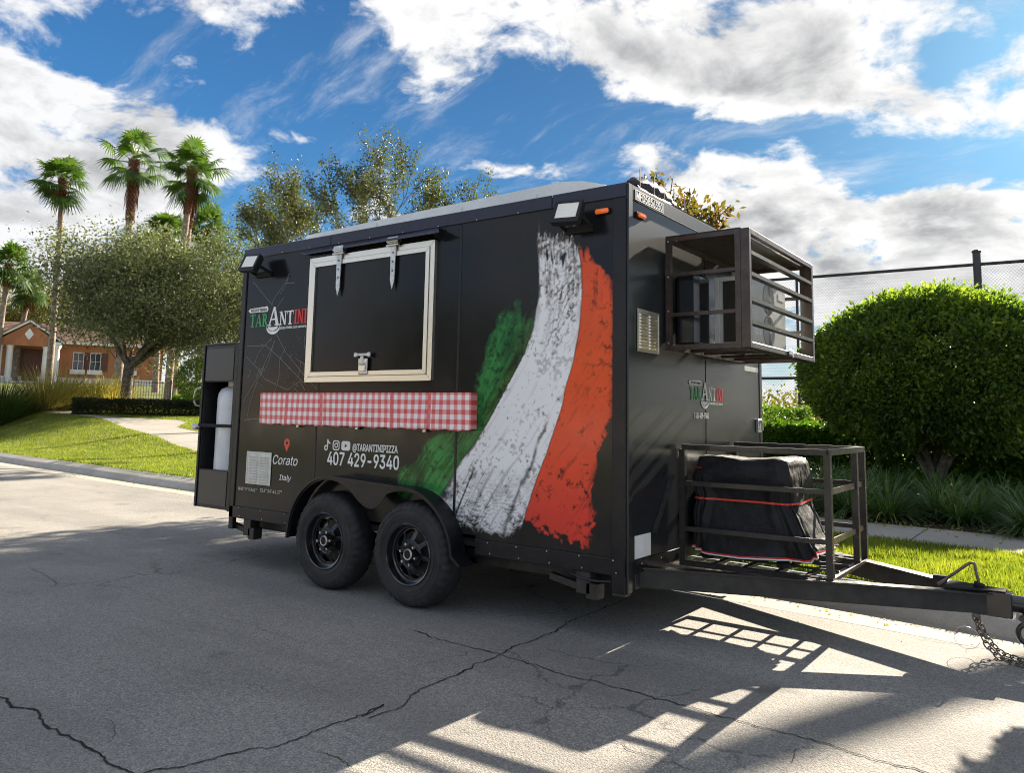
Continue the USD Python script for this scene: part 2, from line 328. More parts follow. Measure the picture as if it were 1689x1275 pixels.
MT['oakleaf'] = leafmat('oak_leaves', [(0, (.04, .055, .028)), (.45, (.11, .13, .07)), (.8, (.21, .23, .13)), (1, (.33, .34, .21))], .3)
MT['sparse'] = leafmat('sparse_leaves', [(0, (.028, .042, .015)), (.5, (.07, .082, .03)), (.85, (.12, .115, .042)), (1, (.18, .10, .04))], .35)
MT['autumn'] = leafmat('bronze_leaves', [(0, (.04, .04, .012)), (.45, (.10, .085, .02)), (.8, (.15, .075, .02)), (1, (.13, .035, .015))], .4)
MT['bushleaf'] = leafmat('clipped_leaves', [(0, (.04, .075, .02)), (.42, (.095, .155, .032)), (.7, (.18, .25, .04)), (1, (.48, .50, .06))], .5, .38)
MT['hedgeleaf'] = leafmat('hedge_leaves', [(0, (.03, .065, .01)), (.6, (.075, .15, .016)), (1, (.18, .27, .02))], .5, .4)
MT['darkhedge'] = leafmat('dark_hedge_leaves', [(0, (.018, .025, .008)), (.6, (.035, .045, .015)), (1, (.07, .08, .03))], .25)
MT['palmleaf'] = leafmat('palm_fronds', [(0, (.022, .05, .012)), (.55, (.055, .11, .02)), (1, (.15, .21, .04))], .35)
MT['strap'] = leafmat('strap_leaves', [(0, (.03, .065, .018)), (.6, (.065, .125, .038)), (1, (.14, .19, .07))], .3, .35)
MT['turf'] = leafmat('turf_blades', [(0, (.075, .105, .018)), (.5, (.165, .205, .03)), (.85, (.27, .275, .05)), (1, (.40, .33, .13))], .4)
MT['gold'] = leafmat('golden_grass', [(0, (.15, .16, .04)), (.5, (.30, .25, .08)), (1, (.45, .34, .14))], .4)
MT['greengrass'] = leafmat('green_grass_tuft', [(0, (.02, .045, .012)), (1, (.07, .10, .03))], .3)
MT['farleaf'] = leafmat('far_leaves', [(0, (.07, .075, .015)), (.5, (.13, .12, .03)), (1, (.20, .17, .05))], .35)
MT['bark'] = plain('bark', (.13, .11, .09), .9, 0, .2, 0, (18, .8, .03), (9, .4))
MT['palmbark'] = plain('palm_trunk', (.24, .19, .15), .9, 0, .2, 0, (14, .7, .03), (6, .3))
MT['palmboot'] = plain('palm_boots', (.16, .065, .035), .9, 0, .2, 0, (20, .9, .04), (12, .5))
MT['stucco'] = plain('orange_stucco', (.36, .150, .075), .9, 0, .2, 0, (40, .3, .01), (1.2, .12))
MT['tan'] = plain('tan_stucco', (.20, .125, .075), .9, 0, .2, 0, (40, .3, .01), (1.2, .12))
MT['whitewall'] = plain('white_stucco', (.72, .70, .66), .8, 0, .3, 0, (30, .2, .01), (2, .06))
MT['shutter'] = plain('brown_shutter', (.10, .035, .02), .6)
MT['shingle'] = plain('brown_shingle', (.16, .10, .075), .9, 0, .2, 0, (9, .8, .04), (5, .35))
MT['fence'] = plain('fence_vinyl_black', (.028, .024, .03), .42, 0, .5, 0, None, (6, .2))
def glassmat():
    g = NG(); return g.build('window_glass', g.n('principled_bsdf', 'BSDF', base_color=(.03, .035, .04), roughness=.06, specular_ior_level=.7))
MT['glass'] = glassmat()

# ------------------------------------------------------------------ the ground
KX = np.array([-400, -120, -60, -40, -25, -17.2, -14, -11.25, -8.9, -5, -.7, .9, 1.9, 6, 14, 60, 400.])
KY = np.array([60, 21, 10.5, 7.0, 4.35, 3.48, 3.27, 3.06, 2.92, 2.37, 1.77, 1.60, 1.47, .92, -.2, -6.5, -50.])
from scipy.interpolate import PchipInterpolator
_K = PchipInterpolator(KX, KY+.25)
def K(x): return _K(x)                       # the line where the kerb face meets the gutter
GUT, KW, KH = .38, .35, .14
def rise(x, y):
    """The lawn on the far left climbs gently away from the street."""
    x, y = np.asarray(x, float), np.asarray(y, float)
    r = np.hypot(x-2.21, y+4.2); a = np.degrees(np.arctan2(-(x-2.21), y+4.2))
    w = np.clip((a-32)/20, 0, 1); w = w*w*(3-2*w); w2 = np.clip((118-a)/25, 0, 1)
    t = np.clip((y-K(x)-KW-.2)/3.8, 0, 1); return w*w2*t*t*(3-2*t)*(.065*np.clip(r-19, 0, 60))
def ground(x, y): return KH+.01+rise(x, y)
def strip(xs, ts, z0, fz=None, side=1):
    X, T = np.meshgrid(xs, ts, indexing='ij'); x, t = X.ravel(), T.ravel()
    return x, t
def sheet(xs, f):
    """f(x) -> list of (y, z) across; a sheet that follows the street."""
    rows = [f(x) for x in xs]; n = len(rows[0])
    V = np.array([(x, y, z) for x, r in zip(xs, rows) for y, z in r])
    i, j = np.meshgrid(np.arange(len(xs)-1), np.arange(n-1), indexing='ij'); a = (i*n+j).ravel()
    F = np.vstack([np.stack([a, a+n, a+n+1], 1), np.stack([a, a+n+1, a+1], 1)])
    return trimesh.Trimesh(V, F, process=False)
xs_n = np.unique(np.concatenate([np.linspace(-400, -60, 18), np.linspace(-60, -25, 36), np.linspace(-25, 8, 133), np.linspace(8, 60, 30), np.linspace(60, 400, 18)]))
ROADW = 11.5
ts_r = np.concatenate([[0, .5, 1, 2, 3, 4, 6, 8, 10], [ROADW]])
road = struct('road', sheet(xs_n, lambda x: [(K(x)-GUT-t, 0.) for t in ts_r[::-1]]), MT['asphalt'])
gut = struct('gutter', sheet(xs_n, lambda x: [(K(x)-GUT-.002, .002), (K(x)-GUT*.5, .0035), (K(x)+.004, .004)]), MT['gutter'])
# the kerb is cast in lengths with open joints
xk = np.concatenate([np.arange(-60, -26, 3.), np.arange(-26, 8, 2.85), np.arange(8, 30, 3.)])
kerb = UsdGeom.Xform.Define(stage, '/World/kerb'); data(kerb, kind='structure')
def kerbprof(x):
    y = float(K(x)); return [(y, 0.), (y+.02, .030), (y+.045, .062), (y+.08, .088), (y+.13, .107), (y+.20, .124), (y+.27, .136), (y+KW*.88, KH+.001), (y+KW-.012, KH+.004), (y+KW, KH-.004), (y+KW, -.05)]
for a, b in zip(xk[:-1], xk[1:]):
    m = sheet(np.linspace(a+.006, b-.006, 5), kerbprof)
    ends = []
    for x, s in ((a+.006, 1), (b-.006, -1)):
        P = kerbprof(x); V = np.array([(x, y, z) for y, z in P]+[(x, float(K(x)), -.05)]); n = len(V)
        F = [(n-1, k, k+1) for k in range(n-2)] if s > 0 else [(n-1, k+1, k) for k in range(n-2)]
        ends.append(trimesh.Trimesh(V, F, process=False))
    obj('kerb_stone', cat(m, *ends), MT['concrete'], kerb, 40)
ts_l = np.concatenate([[KW-.01], KW+np.array([.4, .8, 1.4, 2, 2.8, 3.6, 4.6, 6, 8, 10, 13, 16, 20, 25, 30, 36, 43, 52, 64, 80, 110, 160, 250, 400.])])
struct('lawn', sheet(xs_n, lambda x: [(float(K(x))+t, float(ground(x, K(x)+t))-.01*(t < .3)) for t in ts_l]), MT['lawn'])
struct('opposite_verge', sheet(xs_n, lambda x: [(float(K(x))-GUT-ROADW-t, .10) for t in (400, 120, 50, 25, 12, 6, 3, 1, 0)]+[(float(K(x))-GUT-ROADW+.02, -.05)]), MT['lawn'])
def drape(pts, lift=.014, step=.35):
    """A paved area laid over the lawn, its slabs cut where pts says."""
    p = Polygon(pts); x0, y0, x1, y1 = p.bounds
    gx, gy = np.meshgrid(np.arange(x0, x1, step), np.arange(y0, y1, step)); inside = p.buffer(-.08)
    import shapely
    q = np.c_[gx.ravel(), gy.ravel()]; q = q[shapely.contains_xy(inside, q[:, 0], q[:, 1])]
    L = p.exterior.length; e = np.array([p.exterior.interpolate(s).coords[0] for s in np.arange(0, L, step)])
    e = np.vstack([e, np.array(p.exterior.coords[:-1])]); q = np.vstack([q, e])
    from scipy.spatial import Delaunay
    t = Delaunay(q).simplices; c = q[t].mean(1); t = t[shapely.contains_xy(p.buffer(1e-6), c[:, 0], c[:, 1])]
    a = q[t]; s = np.cross(a[:, 1]-a[:, 0], a[:, 2]-a[:, 0]); t[s < 0] = t[s < 0][:, ::-1]
    top = np.c_[q, ground(q[:, 0], q[:, 1])+lift]
    return trimesh.Trimesh(top, t, process=False)
# pavement along the near right verge, in slabs
walk = UsdGeom.Xform.Define(stage, '/World/pavement'); data(walk, kind='structure')
for k, a in enumerate(np.arange(-7, 12, 1.55)):
    xs = np.linspace(a+.006, a+1.544, 5)
    m = sheet(xs, lambda x: [(float(K(x))+2.60, KH-.05), (float(K(x))+2.602, KH+.022), (float(K(x))+3.2, KH+.026), (float(K(x))+3.90, KH+.022), (float(K(x))+3.902, KH-.05)])
    obj('paving_slab', m, MT['walk'], walk)
# the path that leaves the pavement on the left
lp_f = [(-28.9, 9.15), (-25.71, 9.6), (-21.91, 8.5), (-20.37, 8.25), (-19.0, 7.95), (-17.3, 7.4), (-14, 6.7), (-7.2, 5.7)]
lp_b = [(-7.2, 6.85), (-14, 7.9), (-17.5, 9.0), (-19.73, 9.75), (-21.63, 10.1), (-23.2, 11.4), (-24.17, 11.59), (-25.73, 10.45), (-27.32, 9.9), (-28.79, 10.2), (-31, 10.9), (-35, 12.2), (-35.5, 10.6), (-31.5, 9.4)]
lpoly = Polygon(lp_f+lp_b).buffer(.25).buffer(-.25)
path = UsdGeom.Xform.Define(stage, '/World/path'); data(path, kind='structure')
cuts = [LineString([(x, 2), (x-1.2, 16)]).buffer(.012) for x in np.arange(-34, -7, 1.7)]
for q in lpoly.difference(unary_union(cuts)).geoms:
    if q.area > .05: obj('path_slab', drape(list(q.exterior.coords[:-1])), MT['walk'], path)
# planting bed behind the pavement
struct('planting_bed', sheet(np.linspace(-9, 14, 60), lambda x: [(float(K(x))+3.91, KH+.012), (float(K(x))+4.6, KH+.05), (float(K(x))+7, KH+.06), (float(K(x))+13, KH+.016)]), MT['mulch'])
# cracks in the old asphalt: open, dark, wandering
def crack(P, w, seed):
    r = np.random.default_rng(seed); P = np.array(P, float); L = np.r_[0, np.cumsum(np.linalg.norm(np.diff(P, axis=0), axis=1))]
    s = np.arange(0, L[-1], .02); x = np.interp(s, L, P[:, 0]); y = np.interp(s, L, P[:, 1])
    def walk1(n, a, k): q = np.cumsum(r.normal(0, a, n)); return q-np.interp(np.arange(n), np.arange(0, n+k, k), np.interp(np.arange(0, n+k, k), np.arange(n), q))
    n = len(s); off = walk1(n, .006, 24)+walk1(n, .004, 8); t = np.c_[np.gradient(x), np.gradient(y)]; t /= np.linalg.norm(t, axis=1, keepdims=True)+1e-9
    c = np.c_[x-t[:, 1]*off, y+t[:, 0]*off]; ww = w*.8*np.clip(.55+.9*np.abs(walk1(n, .2, 12)), .3, 1.6); ww[[0, -1]] = .0005
    nx = np.c_[-t[:, 1], t[:, 0]]; a, b = c+nx*ww[:, None]/2, c-nx*ww[:, None]/2
    V = np.vstack([np.c_[a, np.full(n, .0035)], np.c_[b, np.full(n, .0035)]]); i = np.arange(n-1)
    return trimesh.Trimesh(V, np.vstack([np.stack([i+n, i+n+1, i+1], 1), np.stack([i+n, i+1, i], 1)]), process=False)
cracks = [([(-0.562, 1.13), (-0.553, 0.433), (-0.528, 0.056), (-0.494, -0.551), (-0.499, -0.865), (-0.476, -1.147), (-0.414, -1.507), (-0.404, -1.67), (-0.452, -1.499), (-0.428, -1.692), (-0.459, -1.878), (-0.453, -2.052), (-0.508, -2.203), (-0.555, -2.327), (-0.668, -2.554)], 0.013),
    ([(-1.201, -0.513), (-0.845, -0.561), (-0.481, -0.569), (-0.139, -0.594), (0.057, -0.612), (0.27, -0.628), (0.477, -0.636), (0.671, -0.644), (0.88, -0.629), (1.122, -0.664), (1.465, -0.701), (1.649, -0.704), (1.708, -0.732)], 0.012),
    ([(-1.877, -2.538), (-1.707, -2.541), (-1.568, -2.505), (-1.325, -2.578), (-1.16, -2.543), (-0.958, -2.55), (-0.804, -2.569), (-0.652, -2.553)], 0.016),
    ([(-4.861, -1.179), (-4.399, -1.241), (-4.116, -1.3), (-4.018, -1.387)], 0.006),
    ([(-3.693, -1.045), (-3.015, -1.093), (-2.53, -1.091), (-1.996, -1.083), (-1.525, -1.112)], 0.004),
    ([(-4.862, -0.393), (-4.518, -0.08), (-4.126, 0.681)], 0.007),
    ([(0.558, -1.201), (0.711, -1.232), (0.852, -1.235), (0.954, -1.257)], 0.005),
    ([(1.24, -0.72), (1.221, -0.799), (1.243, -0.891), (1.233, -0.968)], 0.005),
    ([(-1.271, -2.376), (-1.131, -2.403), (-1.014, -2.473)], 0.004),
    ([(-0.284, -2.038), (-0.18, -2.013), (-0.048, -2.018)], 0.005),
    ]
for k, (P, w) in enumerate(cracks): obj('crack', crack(P, w, 40+k), MT['crack'], road)

# ------------------------------------------------------------------ the food trailer
L_, W_, Z0, Z1, ZP, ZB = 3.889, 2.442, .398, 2.78, .50, 2.689
T = thing('food_trailer', 'black food trailer with a painted green, white and red flag stroke, by the kerb', 'food trailer')
rng = np.random.default_rng(5)
# --- printed side sheets: the paint is computed per vertex of a fine grid
from scipy.ndimage import gaussian_filter, map_coordinates
def fbm2(x, z, sc, oct=4, seed=0, sx=1., sz=1.):
    r = np.random.default_rng(seed); out = 0; amp = 1.; tot = 0
    for o in range(oct):
        N = r.random((64, 64)); f = sc*2**o
        out = out+amp*map_coordinates(N, [(x*f*sx+13.1*o) % 63, (z*f*sz+7.7*o) % 63], order=1, mode='wrap'); tot += amp; amp *= .55
    return out/tot
WL = np.array([(2.60, -.66), (2.482, -.674), (2.314, -.654), (2.108, -.653), (1.906, -.687), (1.732, -.758), (1.558, -.871), (1.30, -1.034), (1.14, -1.152), (.973, -1.307), (.74, -1.463), (.5, -1.62)])[::-1]
WR = np.array([(2.60, -.365), (2.458, -.355), (2.281, -.323), (2.122, -.314), (1.888, -.334), (1.669, -.377), (1.502, -.435), (1.391, -.456), (1.219, -.522), (1.08, -.574), (.929, -.641), (.753, -.708), (.5, -.79)])[::-1]
RR = np.array([(2.60, -.27), (2.45, -.275), (2.30, -.21), (2.2, -.10), (2.0, -.07), (1.34, -.075), (1.141, -.17), (1.01, -.195), (.845, -.235), (.761, -.214), (.5, -.26)])[::-1]
GL = np.array([(2.1, -.84), (2.0, -.93), (1.853, -1.02), (1.74, -1.03), (1.56, -1.11), (1.26, -1.165), (1.19, -1.40), (1.068, -1.62), (.964, -1.74), (.874, -1.82), (.7, -1.80)])[::-1]
def mural(x, z):
    f = lambda A: np.interp(z, A[:, 0], A[:, 1])
    n1 = fbm2(x, z, 6, 5, 1); n2 = fbm2(x, z, 22, 4, 2); n3 = fbm2(x, z, 60, 3, 3)
    # streaks follow the stroke
    ang = np.interp(z, [.5, 1.2, 1.8, 2.5], [.85, .75, .3, -.05]); s = x*np.cos(ang)-(-z)*np.sin(ang)*-1; s = x-np.interp(z, WL[:, 0], WL[:, 1])
    str1 = fbm2(s+.05*n1, z+.25*n1, 17, 5, 4, 1.5, .30); str2 = fbm2(s+.03*n1, z+.2*n1, 34, 4, 6, 1.4, .24)
    dust = fbm2(x, z, 2.2, 5, 9)
    base = np.stack([np.full_like(x, .0085)]*3, 1)*(1+.5*(dust[:, None]-.5)); base[:, 2] *= 1.1
    col = base.copy()
    sm = lambda v, a, b: np.clip((v-a)/(b-a), 0, 1)
    wl, wr, rr, gl = f(WL), f(WR), f(RR), f(GL)
    # green
    e = sm(x-gl+.05+(n1-.5)*.22+(n2-.5)*.12, .0, .05)*sm(wl+.004-x, 0, .012)
    top = sm(2.06-z+(n1-.5)*.25+(n2-.5)*.2+(str1-.5)*.3, 0, .12); bot = sm(z-.72+(n1-.5)*.2, 0, .06)
    dens = sm(.5*str1+.3*n2+.2*n3+.22*sm(2.0-z, 0, .7)+.1*sm(x-gl, 0, .2), .24, .40)
    olive = sm((x-gl)/(np.maximum(wl-gl, .05)), .55, 1.)*sm(z, 1.25, 1.6)
    dk = sm(n1*.45+str2*.35+n3*.2, .40, .62)
    gcol = np.stack([.015+.03*dk*(1-olive), .055+.21*dk, .017+.048*dk], 1)
    gcol = gcol*(1-olive[:, None]*.8)+np.array([.10, .09, .018])*olive[:, None]*.8*(.4+.8*dk[:, None])
    up_ = sm(z, 1.4, 1.9)[:, None]; gcol = gcol*(1-.35*up_)+np.array([.012, .11, .05])*.35*up_
    dens = dens*(1-.8*sm(n2*.5+n3*.5, .56, .64))*(1-.6*sm(str1, .56, .70))
    a = (e*top*bot*dens)[:, None]; col = col*(1-a)+gcol*a
    # red
    red = sm(x-wr, -.002, .008)*sm(rr-x+(n1-.5)*.12+(n2-.5)*.08+(n3-.5)*.05, 0, .01)
    lim = 2.42+(str1-.5)*.5+(n2-.5)*.16-sm(x, -.27, -.12)*.16; rtop = sm(lim-z, 0, .05)
    rb = sm(z-.615-(n1-.5)*.22-(n2-.5)*.16-(n3-.5)*.05+.10*sm(x, -.5, -.3)-.05*sm(-x, .55, .7), 0, .012)
    wear = 1-.75*sm(n2*.5+str2*.5, .58, .68)*sm(np.abs(z-1.4), .0, 1.)-.8*sm(n2*.6+n3*.4, .62, .70)*sm(1.5-z, 0, .5)*.9
    edge = sm(rr-x, .0, .05); wear = wear*(1-.75*sm(n2*.45+n3*.55, .60, .67)*(.25+.75*sm(.22-(rr-x), 0, .15)))*(1-.22*sm(str2, .62, .74)); wear = wear*(edge+(1-edge)*sm(str1, .35, .6))
    t = sm(z, .75, 1.7)[:, None]; rc = np.array([.70, .055, .034])*(1-t)+np.array([.72, .085, .018])*t; rc = rc*(.86+.28*n1[:, None])
    a = (red*rtop*rb*np.clip(wear, 0, 1))[:, None]; col = col*(1-a)+rc*a
    # white
    w = sm(x-wl+(n3-.5)*.012, 0, .008)*sm(wr-x+(n3-.5)*.006, 0, .006)
    wtop = sm(2.50-z+(str2-.5)*.7+(n2-.5)*.1, 0, .08)
    zb = np.interp(x, [-1.5, -1.34, -.86, -.72], [.72, .56, .53, .64]); wbot = sm(z-zb+(n2-.5)*.12+(n3-.5)*.05, 0, .03)
    rel = (x-wl)/(wr-wl)
    d_top = sm(z, 1.75, 2.45)*sm(str2*.6+n3*.4, .45, .60)*.95
    hatch = np.sin((x*.9-z*.5)*150+n2*16+n1*9)*.35+n3*.5+.1
    d_h = sm(z, 1.72, 1.9)*sm(2.3-z, 0, .15)*sm(rel, .25, .5)*sm(.97-rel, 0, .15)*sm(hatch*.5+n1*.5, .44, .58)*.85
    band = np.sin(z*230+n2*22+x*14)*.3+n3*.6
    d_b = sm(1.0-z, 0, .3)*sm(n1*.45+n2*.35+band*.2, .38, .52)*(.65+.35*sm(.8-z, 0, .2))
    d_s = sm(n2*.4+n3*.6, .66, .74)*.8
    vein = np.abs(x-(wl+.20+.05*(n1-.5)-(z-.74)*.25)); d_v = sm(.012+.02*(n2-.5)-vein, 0, .008)*sm(.98-z, 0, .05)
    v2 = np.abs(rel-.86-.12*(n1-.5)-.0); d_v2 = sm(.03-v2+.05*(n2-.5), 0, .03)*sm(1.35-z, 0, .1)*.8
    d_l = sm(fbm2(s+.02*n1, z, 48, 3, 12, 1.3, .07), .60, .70)*(.15+.35*sm(np.abs(z-1.5), .2, .8)); d_p = sm(n1*.55+n3*.45, .58, .66)*.75*(.4+.6*sm(np.abs(z-1.45), .1, .6)); d_l = 1-(1-d_l)*(1-d_p)
    d_e = sm(.05-rel+(n2-.5)*.08, 0, .03)*sm(n1, .45, .55)*.8
    d = np.clip(1-(1-d_top)*(1-d_h)*(1-d_b)*(1-d_s)*(1-d_v)*(1-d_v2)*(1-d_e)*(1-d_l), 0, 1)[:, None]
    wc = np.stack([.78+.08*n1, .77+.08*n1, .80+.07*n1], 1); brown = np.array([.055, .035, .025])*sm(z, 1.5, 1.9)[:, None]+np.array([.022, .022, .022])*(1-sm(z, 1.5, 1.9)[:, None])
    wc = wc*(1-d)+brown*d
    a = (w*wtop*wbot)[:, None]; col = col*(1-a)+wc*a
    return col
def panel(x0, x1, z0, z1, step):
    nx, nz = max(int((x1-x0)/step), 2), max(int((z1-z0)/step), 2)
    V, F = grid(nx, nz, lambda u, v: np.stack([x0+(x1-x0)*u, np.zeros_like(u), z0+(z1-z0)*v], 1))
    return trimesh.Trimesh(V, F, process=False)
S1, S2 = -2.80, -1.326
for a, b, st in ((-L_+.06, S1-.003, .2), (S1+.003, S2-.003, .0085), (S2+.003, -.093, .0062)):
    m = panel(a, b, ZP, ZB, st)
    if st < .1: obj('side_panel', m, MT['print'], T, color=mural(m.vertices[:, 0], m.vertices[:, 2]), label=None)
    else: obj('side_panel', m, MT['panel'], T)
for x in (S1, S2): obj('panel_joint', box(x-.011, x+.011, -.0035, .01, ZP, ZB-.01, .002), MT['trim'], T)
obj('inner_wall', cat(box(-L_+.02, -.01, .012, .05, Z0+.05, Z1-.03), box(-L_+.02, -.02, .05, W_-.05, Z0+.04, Z0+.1), box(-L_+.02, -L_+.06, .05, W_-.05, Z0+.1, Z1-.03), box(-L_+.02, -.02, W_-.05, W_-.012, Z0+.05, Z1-.03), box(-.05, -.012, .05, W_-.05, Z0+.05, Z1-.03)), MT['dark'], T)
obj('far_side_wall', box(-L_, 0, W_-.01, W_, Z0, Z1-.02), MT['front'], T)
obj('rear_wall', box(-L_-.004, -L_+.015, .0, W_-.012, Z0, Z1-.02), MT['front'], T)
for a, b in ((-L_, -2.72), (-2.716, -.55), (-.546, 0.)): obj('header_rail', box(a, b, -.010, .02, ZB, Z1, .004), MT['header'], T)
for a, b in ((-L_, -2.9), (-1.13, 0.)): obj('skirt_rail', box(a, b, -.012, .02, Z0, ZP-.002, .004), MT['trim'], T)
obj('skirt_rail', box(-2.9, -1.13, .0, .03, Z0+.12, ZP-.002, .004), MT['trim'], T)
obj('corner_post', box(-.093, .0, -.014, .03, .30, ZB-.001, .006), MT['trim'], T)
obj('corner_post', box(-L_-.002, -L_+.06, -.012, .03, .30, ZB-.001, .006), MT['trim'], T)
for x in np.r_[np.arange(-3.75, -2.92, .31), np.arange(-1.02, -.05, .235)]:
    obj('rivet', trimesh.creation.icosphere(1, .006).apply_translation([x, -.013, ZP-.014]), MT['steel'], T); obj('rivet', trimesh.creation.icosphere(1, .0055).apply_translation([x+.02, -.013, Z0+.02]), MT['steel'], T)
for x in np.arange(-3.7, -.1, .36): obj('rivet', trimesh.creation.icosphere(1, .0055).apply_translation([x, -.011, ZB+.008]), MT['steel'], T)
# front wall in two sheets with the door on the far half
obj('front_panel', box(-.012, .0, .062, 1.215, ZP-.02, ZB-.006), MT['front'], T)
dr = obj('front_door', box(-.012, .003, 1.225, 2.375, ZP+.08, ZB-.03, .002), MT['front'], T)
obj('door_handle', cat(box(.003, .03, 2.28, 2.36, 1.225, 1.335, .004), bar((.045, 2.32, 1.24), (.045, 2.32, 1.32), .014), box(.03, .05, 2.30, 2.34, 1.305, 1.325)), MT['steel'], dr)
obj('door_label', box(.0035, .006, 2.03, 2.36, 1.725, 1.765), MT['white'], dr)
obj('front_corner_trim', box(-.02, .012, .0, .06, .30, Z1-.001, .005), MT['front'], T)
obj('front_corner_trim', box(-.02, .010, W_-.06, W_, .36, Z1-.001, .005), MT['front'], T)
obj('front_header', box(-.012, .009, .061, W_-.061, ZB-.004, Z1-.001, .003), MT['front'], T)
obj('front_sill', box(-.012, .0, .061, W_-.061, Z0, ZP-.022, .003), MT['trim'], T)
for y in np.arange(.2, 2.3, .27): obj('rivet', trimesh.creation.icosphere(1, .0055).apply_translation([.0, y, ZP-.05]), MT['steel'], T)
obj('spec_sticker', box(.0005, .003, .104, .318, .487, .622), MT['white'], T)
pl = obj('number_plate', box(.009, .0115, .09, .50, .003+ZB, 2.757), MT['front'], T)
obj('number_lettering', on_front(text('MFD5856350', .046, .105, .485, True), .0118).apply_translation([0, 0, ZB+.012]), MT['white'], pl)
obj('plate_edge', cat(box(.0116, .013, .09, .50, ZB+.003, ZB+.008), box(.0116, .013, .09, .50, 2.752, 2.757), box(.0116, .013, .09, .095, ZB+.008, 2.752), box(.0116, .013, .495, .50, ZB+.008, 2.752)), MT['ventwhite'], pl)
# roof with its raised white hood
V, F = grid(2, 13, lambda u, v: np.stack([-L_+.004+(L_-.006)*u, .004+(W_-.008)*v, Z1-.012+.03*np.sin(PI*v)], 1))
rf = obj('roof', trimesh.Trimesh(V, F, process=False), MT['roof'], T, 40)
prof = Polygon([(-3.67, 2.75), (-3.67, 2.983), (-3.64, 2.99), (-2.2, 3.022), (-.80, 3.043), (-.62, 3.022), (-.44, 2.965), (-.40, 2.93), (-.38, 2.75)])
obj('roof_hood', on_side(ext(prof, .95)).apply_translation([0, 1.45, 0]), MT['roof'], rf)
for x in (-2.72, -1.75, -1.02): obj('hood_joint', box(x-.006, x+.006, .497, .503, 2.84, 2.985), MT['acbody'], rf)
obj('roof_vent', cat(on_side(ext(Polygon([(-.19, 2.78), (-.07, 2.86), (-.02, 2.78)]), .5)).apply_translation([0, .75, 0])), MT['header'], rf)
# the ribbed black bag strapped on the roof edge
bp = [(-.10, .22+.06*k, 2.825+.045*math.sin(PI*(k+.3)/11.6)**.6+.008*(k % 2)) for k in range(12)]
bg = obj('roof_duct', tube(bp, [.03+.025*math.sin(PI*k/11.)+.010*(k % 2) for k in range(12)], 14), MT['bag'], rf, 40)
for y in (.22, .42, .58, .74, .92): obj('tie_rod', tube([(-.02, y, 2.77), (-.02, y, 2.93)], .0035, 6), MT['rodsteel'], bg)
# --- serving window
x0, x1, z0, z1 = -2.943, -1.55, 1.564, 2.597
wn = obj('window_lid', box(x0+.075, x1-.075, -.022, -.006, z0+.075, z1-.072, .002), MT['panel'], T)
def mitre(x0, x1, z0, z1, w, y0, y1, nm, par):
    for pts in ([(x0, z0), (x1, z0), (x1-w, z0+w), (x0+w, z0+w)], [(x1, z0), (x1, z1), (x1-w, z1-w), (x1-w, z0+w)], [(x1, z1), (x0, z1), (x0+w, z1-w), (x1-w, z1-w)], [(x0, z1), (x0, z0), (x0+w, z0+w), (x0+w, z1-w)]):
        obj(nm, on_side(ext(Polygon(pts).buffer(-.0012), y1-y0), y1), MT['alu'], par)
mitre(x0, x1, z0, z1, .045, -.030, -.001, 'outer_frame', wn)
mitre(x0+.047, x1-.047, z0+.047, z1-.047, .036, -.038, -.004, 'lid_frame', wn)
for hx, zt, zl in ((-2.565, 2.60, 2.25), (-1.958, 2.60, 2.255)):
    h = obj('hinge_strap', on_side(ext(Polygon([(hx-.028, zt), (hx+.028, zt), (hx+.022, zl+.07), (hx, zl), (hx-.022, zl+.07)]), .008), -.041), MT['steel'], wn)
    obj('hinge_block', cat(box(hx-.055, hx+.055, -.062, -.012, 2.607, 2.66, .004), box(hx-.064, hx+.064, -.066, -.04, 2.588, 2.604, .003), tube([(hx-.06, -.055, 2.63), (hx+.06, -.055, 2.63)], .012, 10)), MT['steel'], h)
    for q in (.06, .13, .2): obj('hinge_bolt', trimesh.creation.icosphere(1, .007).apply_translation([hx, -.05, zt-q]), MT['rodsteel'], h)
lt = obj('window_latch', cat(box(-2.322, -2.167, -.060, -.040, 1.757, 1.782, .006), box(-2.335, -2.30, -.062, -.038, 1.748, 1.79, .008), box(-2.19, -2.155, -.062, -.038, 1.748, 1.79, .008), box(-2.262, -2.228, -.056, -.04, 1.735, 1.76)), MT['steel'], wn)
obj('latch_plate', box(-2.293, -2.193, -.05, -.038, 1.617, 1.745, .006), MT['steel'], lt)
obj('latch_paddle', cat(box(-2.278, -2.208, -.058, -.05, 1.64, 1.69, .004), tube([(-2.27, -.06, 1.70), (-2.215, -.06, 1.70)], .006, 8)), MT['alu'], lt)
# drip awning over the window
aw = Polygon([(-3.06, 2.672), (-1.50, 2.675), (-1.50, 2.668), (-3.06, 2.665)])
V = np.array([(-3.08, -.011, 2.668), (-1.54, -.011, 2.688), (-1.44, -.115, 2.625), (-3.0, -.035, 2.645), (-3.08, -.011, 2.660), (-1.54, -.011, 2.680), (-1.44, -.113, 2.617), (-3.0, -.035, 2.637)])
obj('awning', trimesh.Trimesh(V, [[0, 1, 2], [0, 2, 3], [4, 6, 5], [4, 7, 6], [3, 2, 6], [3, 6, 7], [1, 5, 6], [1, 6, 2], [0, 3, 7], [0, 7, 4]], process=False), MT['header'], T)
obj('awning_end', ext(Polygon([(0, 0), (.10, -.06), (.10, -.07), (0, -.10)]), .004).apply_transform(np.array([[0, 0, 1, -1.50], [-1, 0, 0, -.012], [0, 1, 0, 2.68], [0, 0, 0, 1.]])), MT['trim'], T)
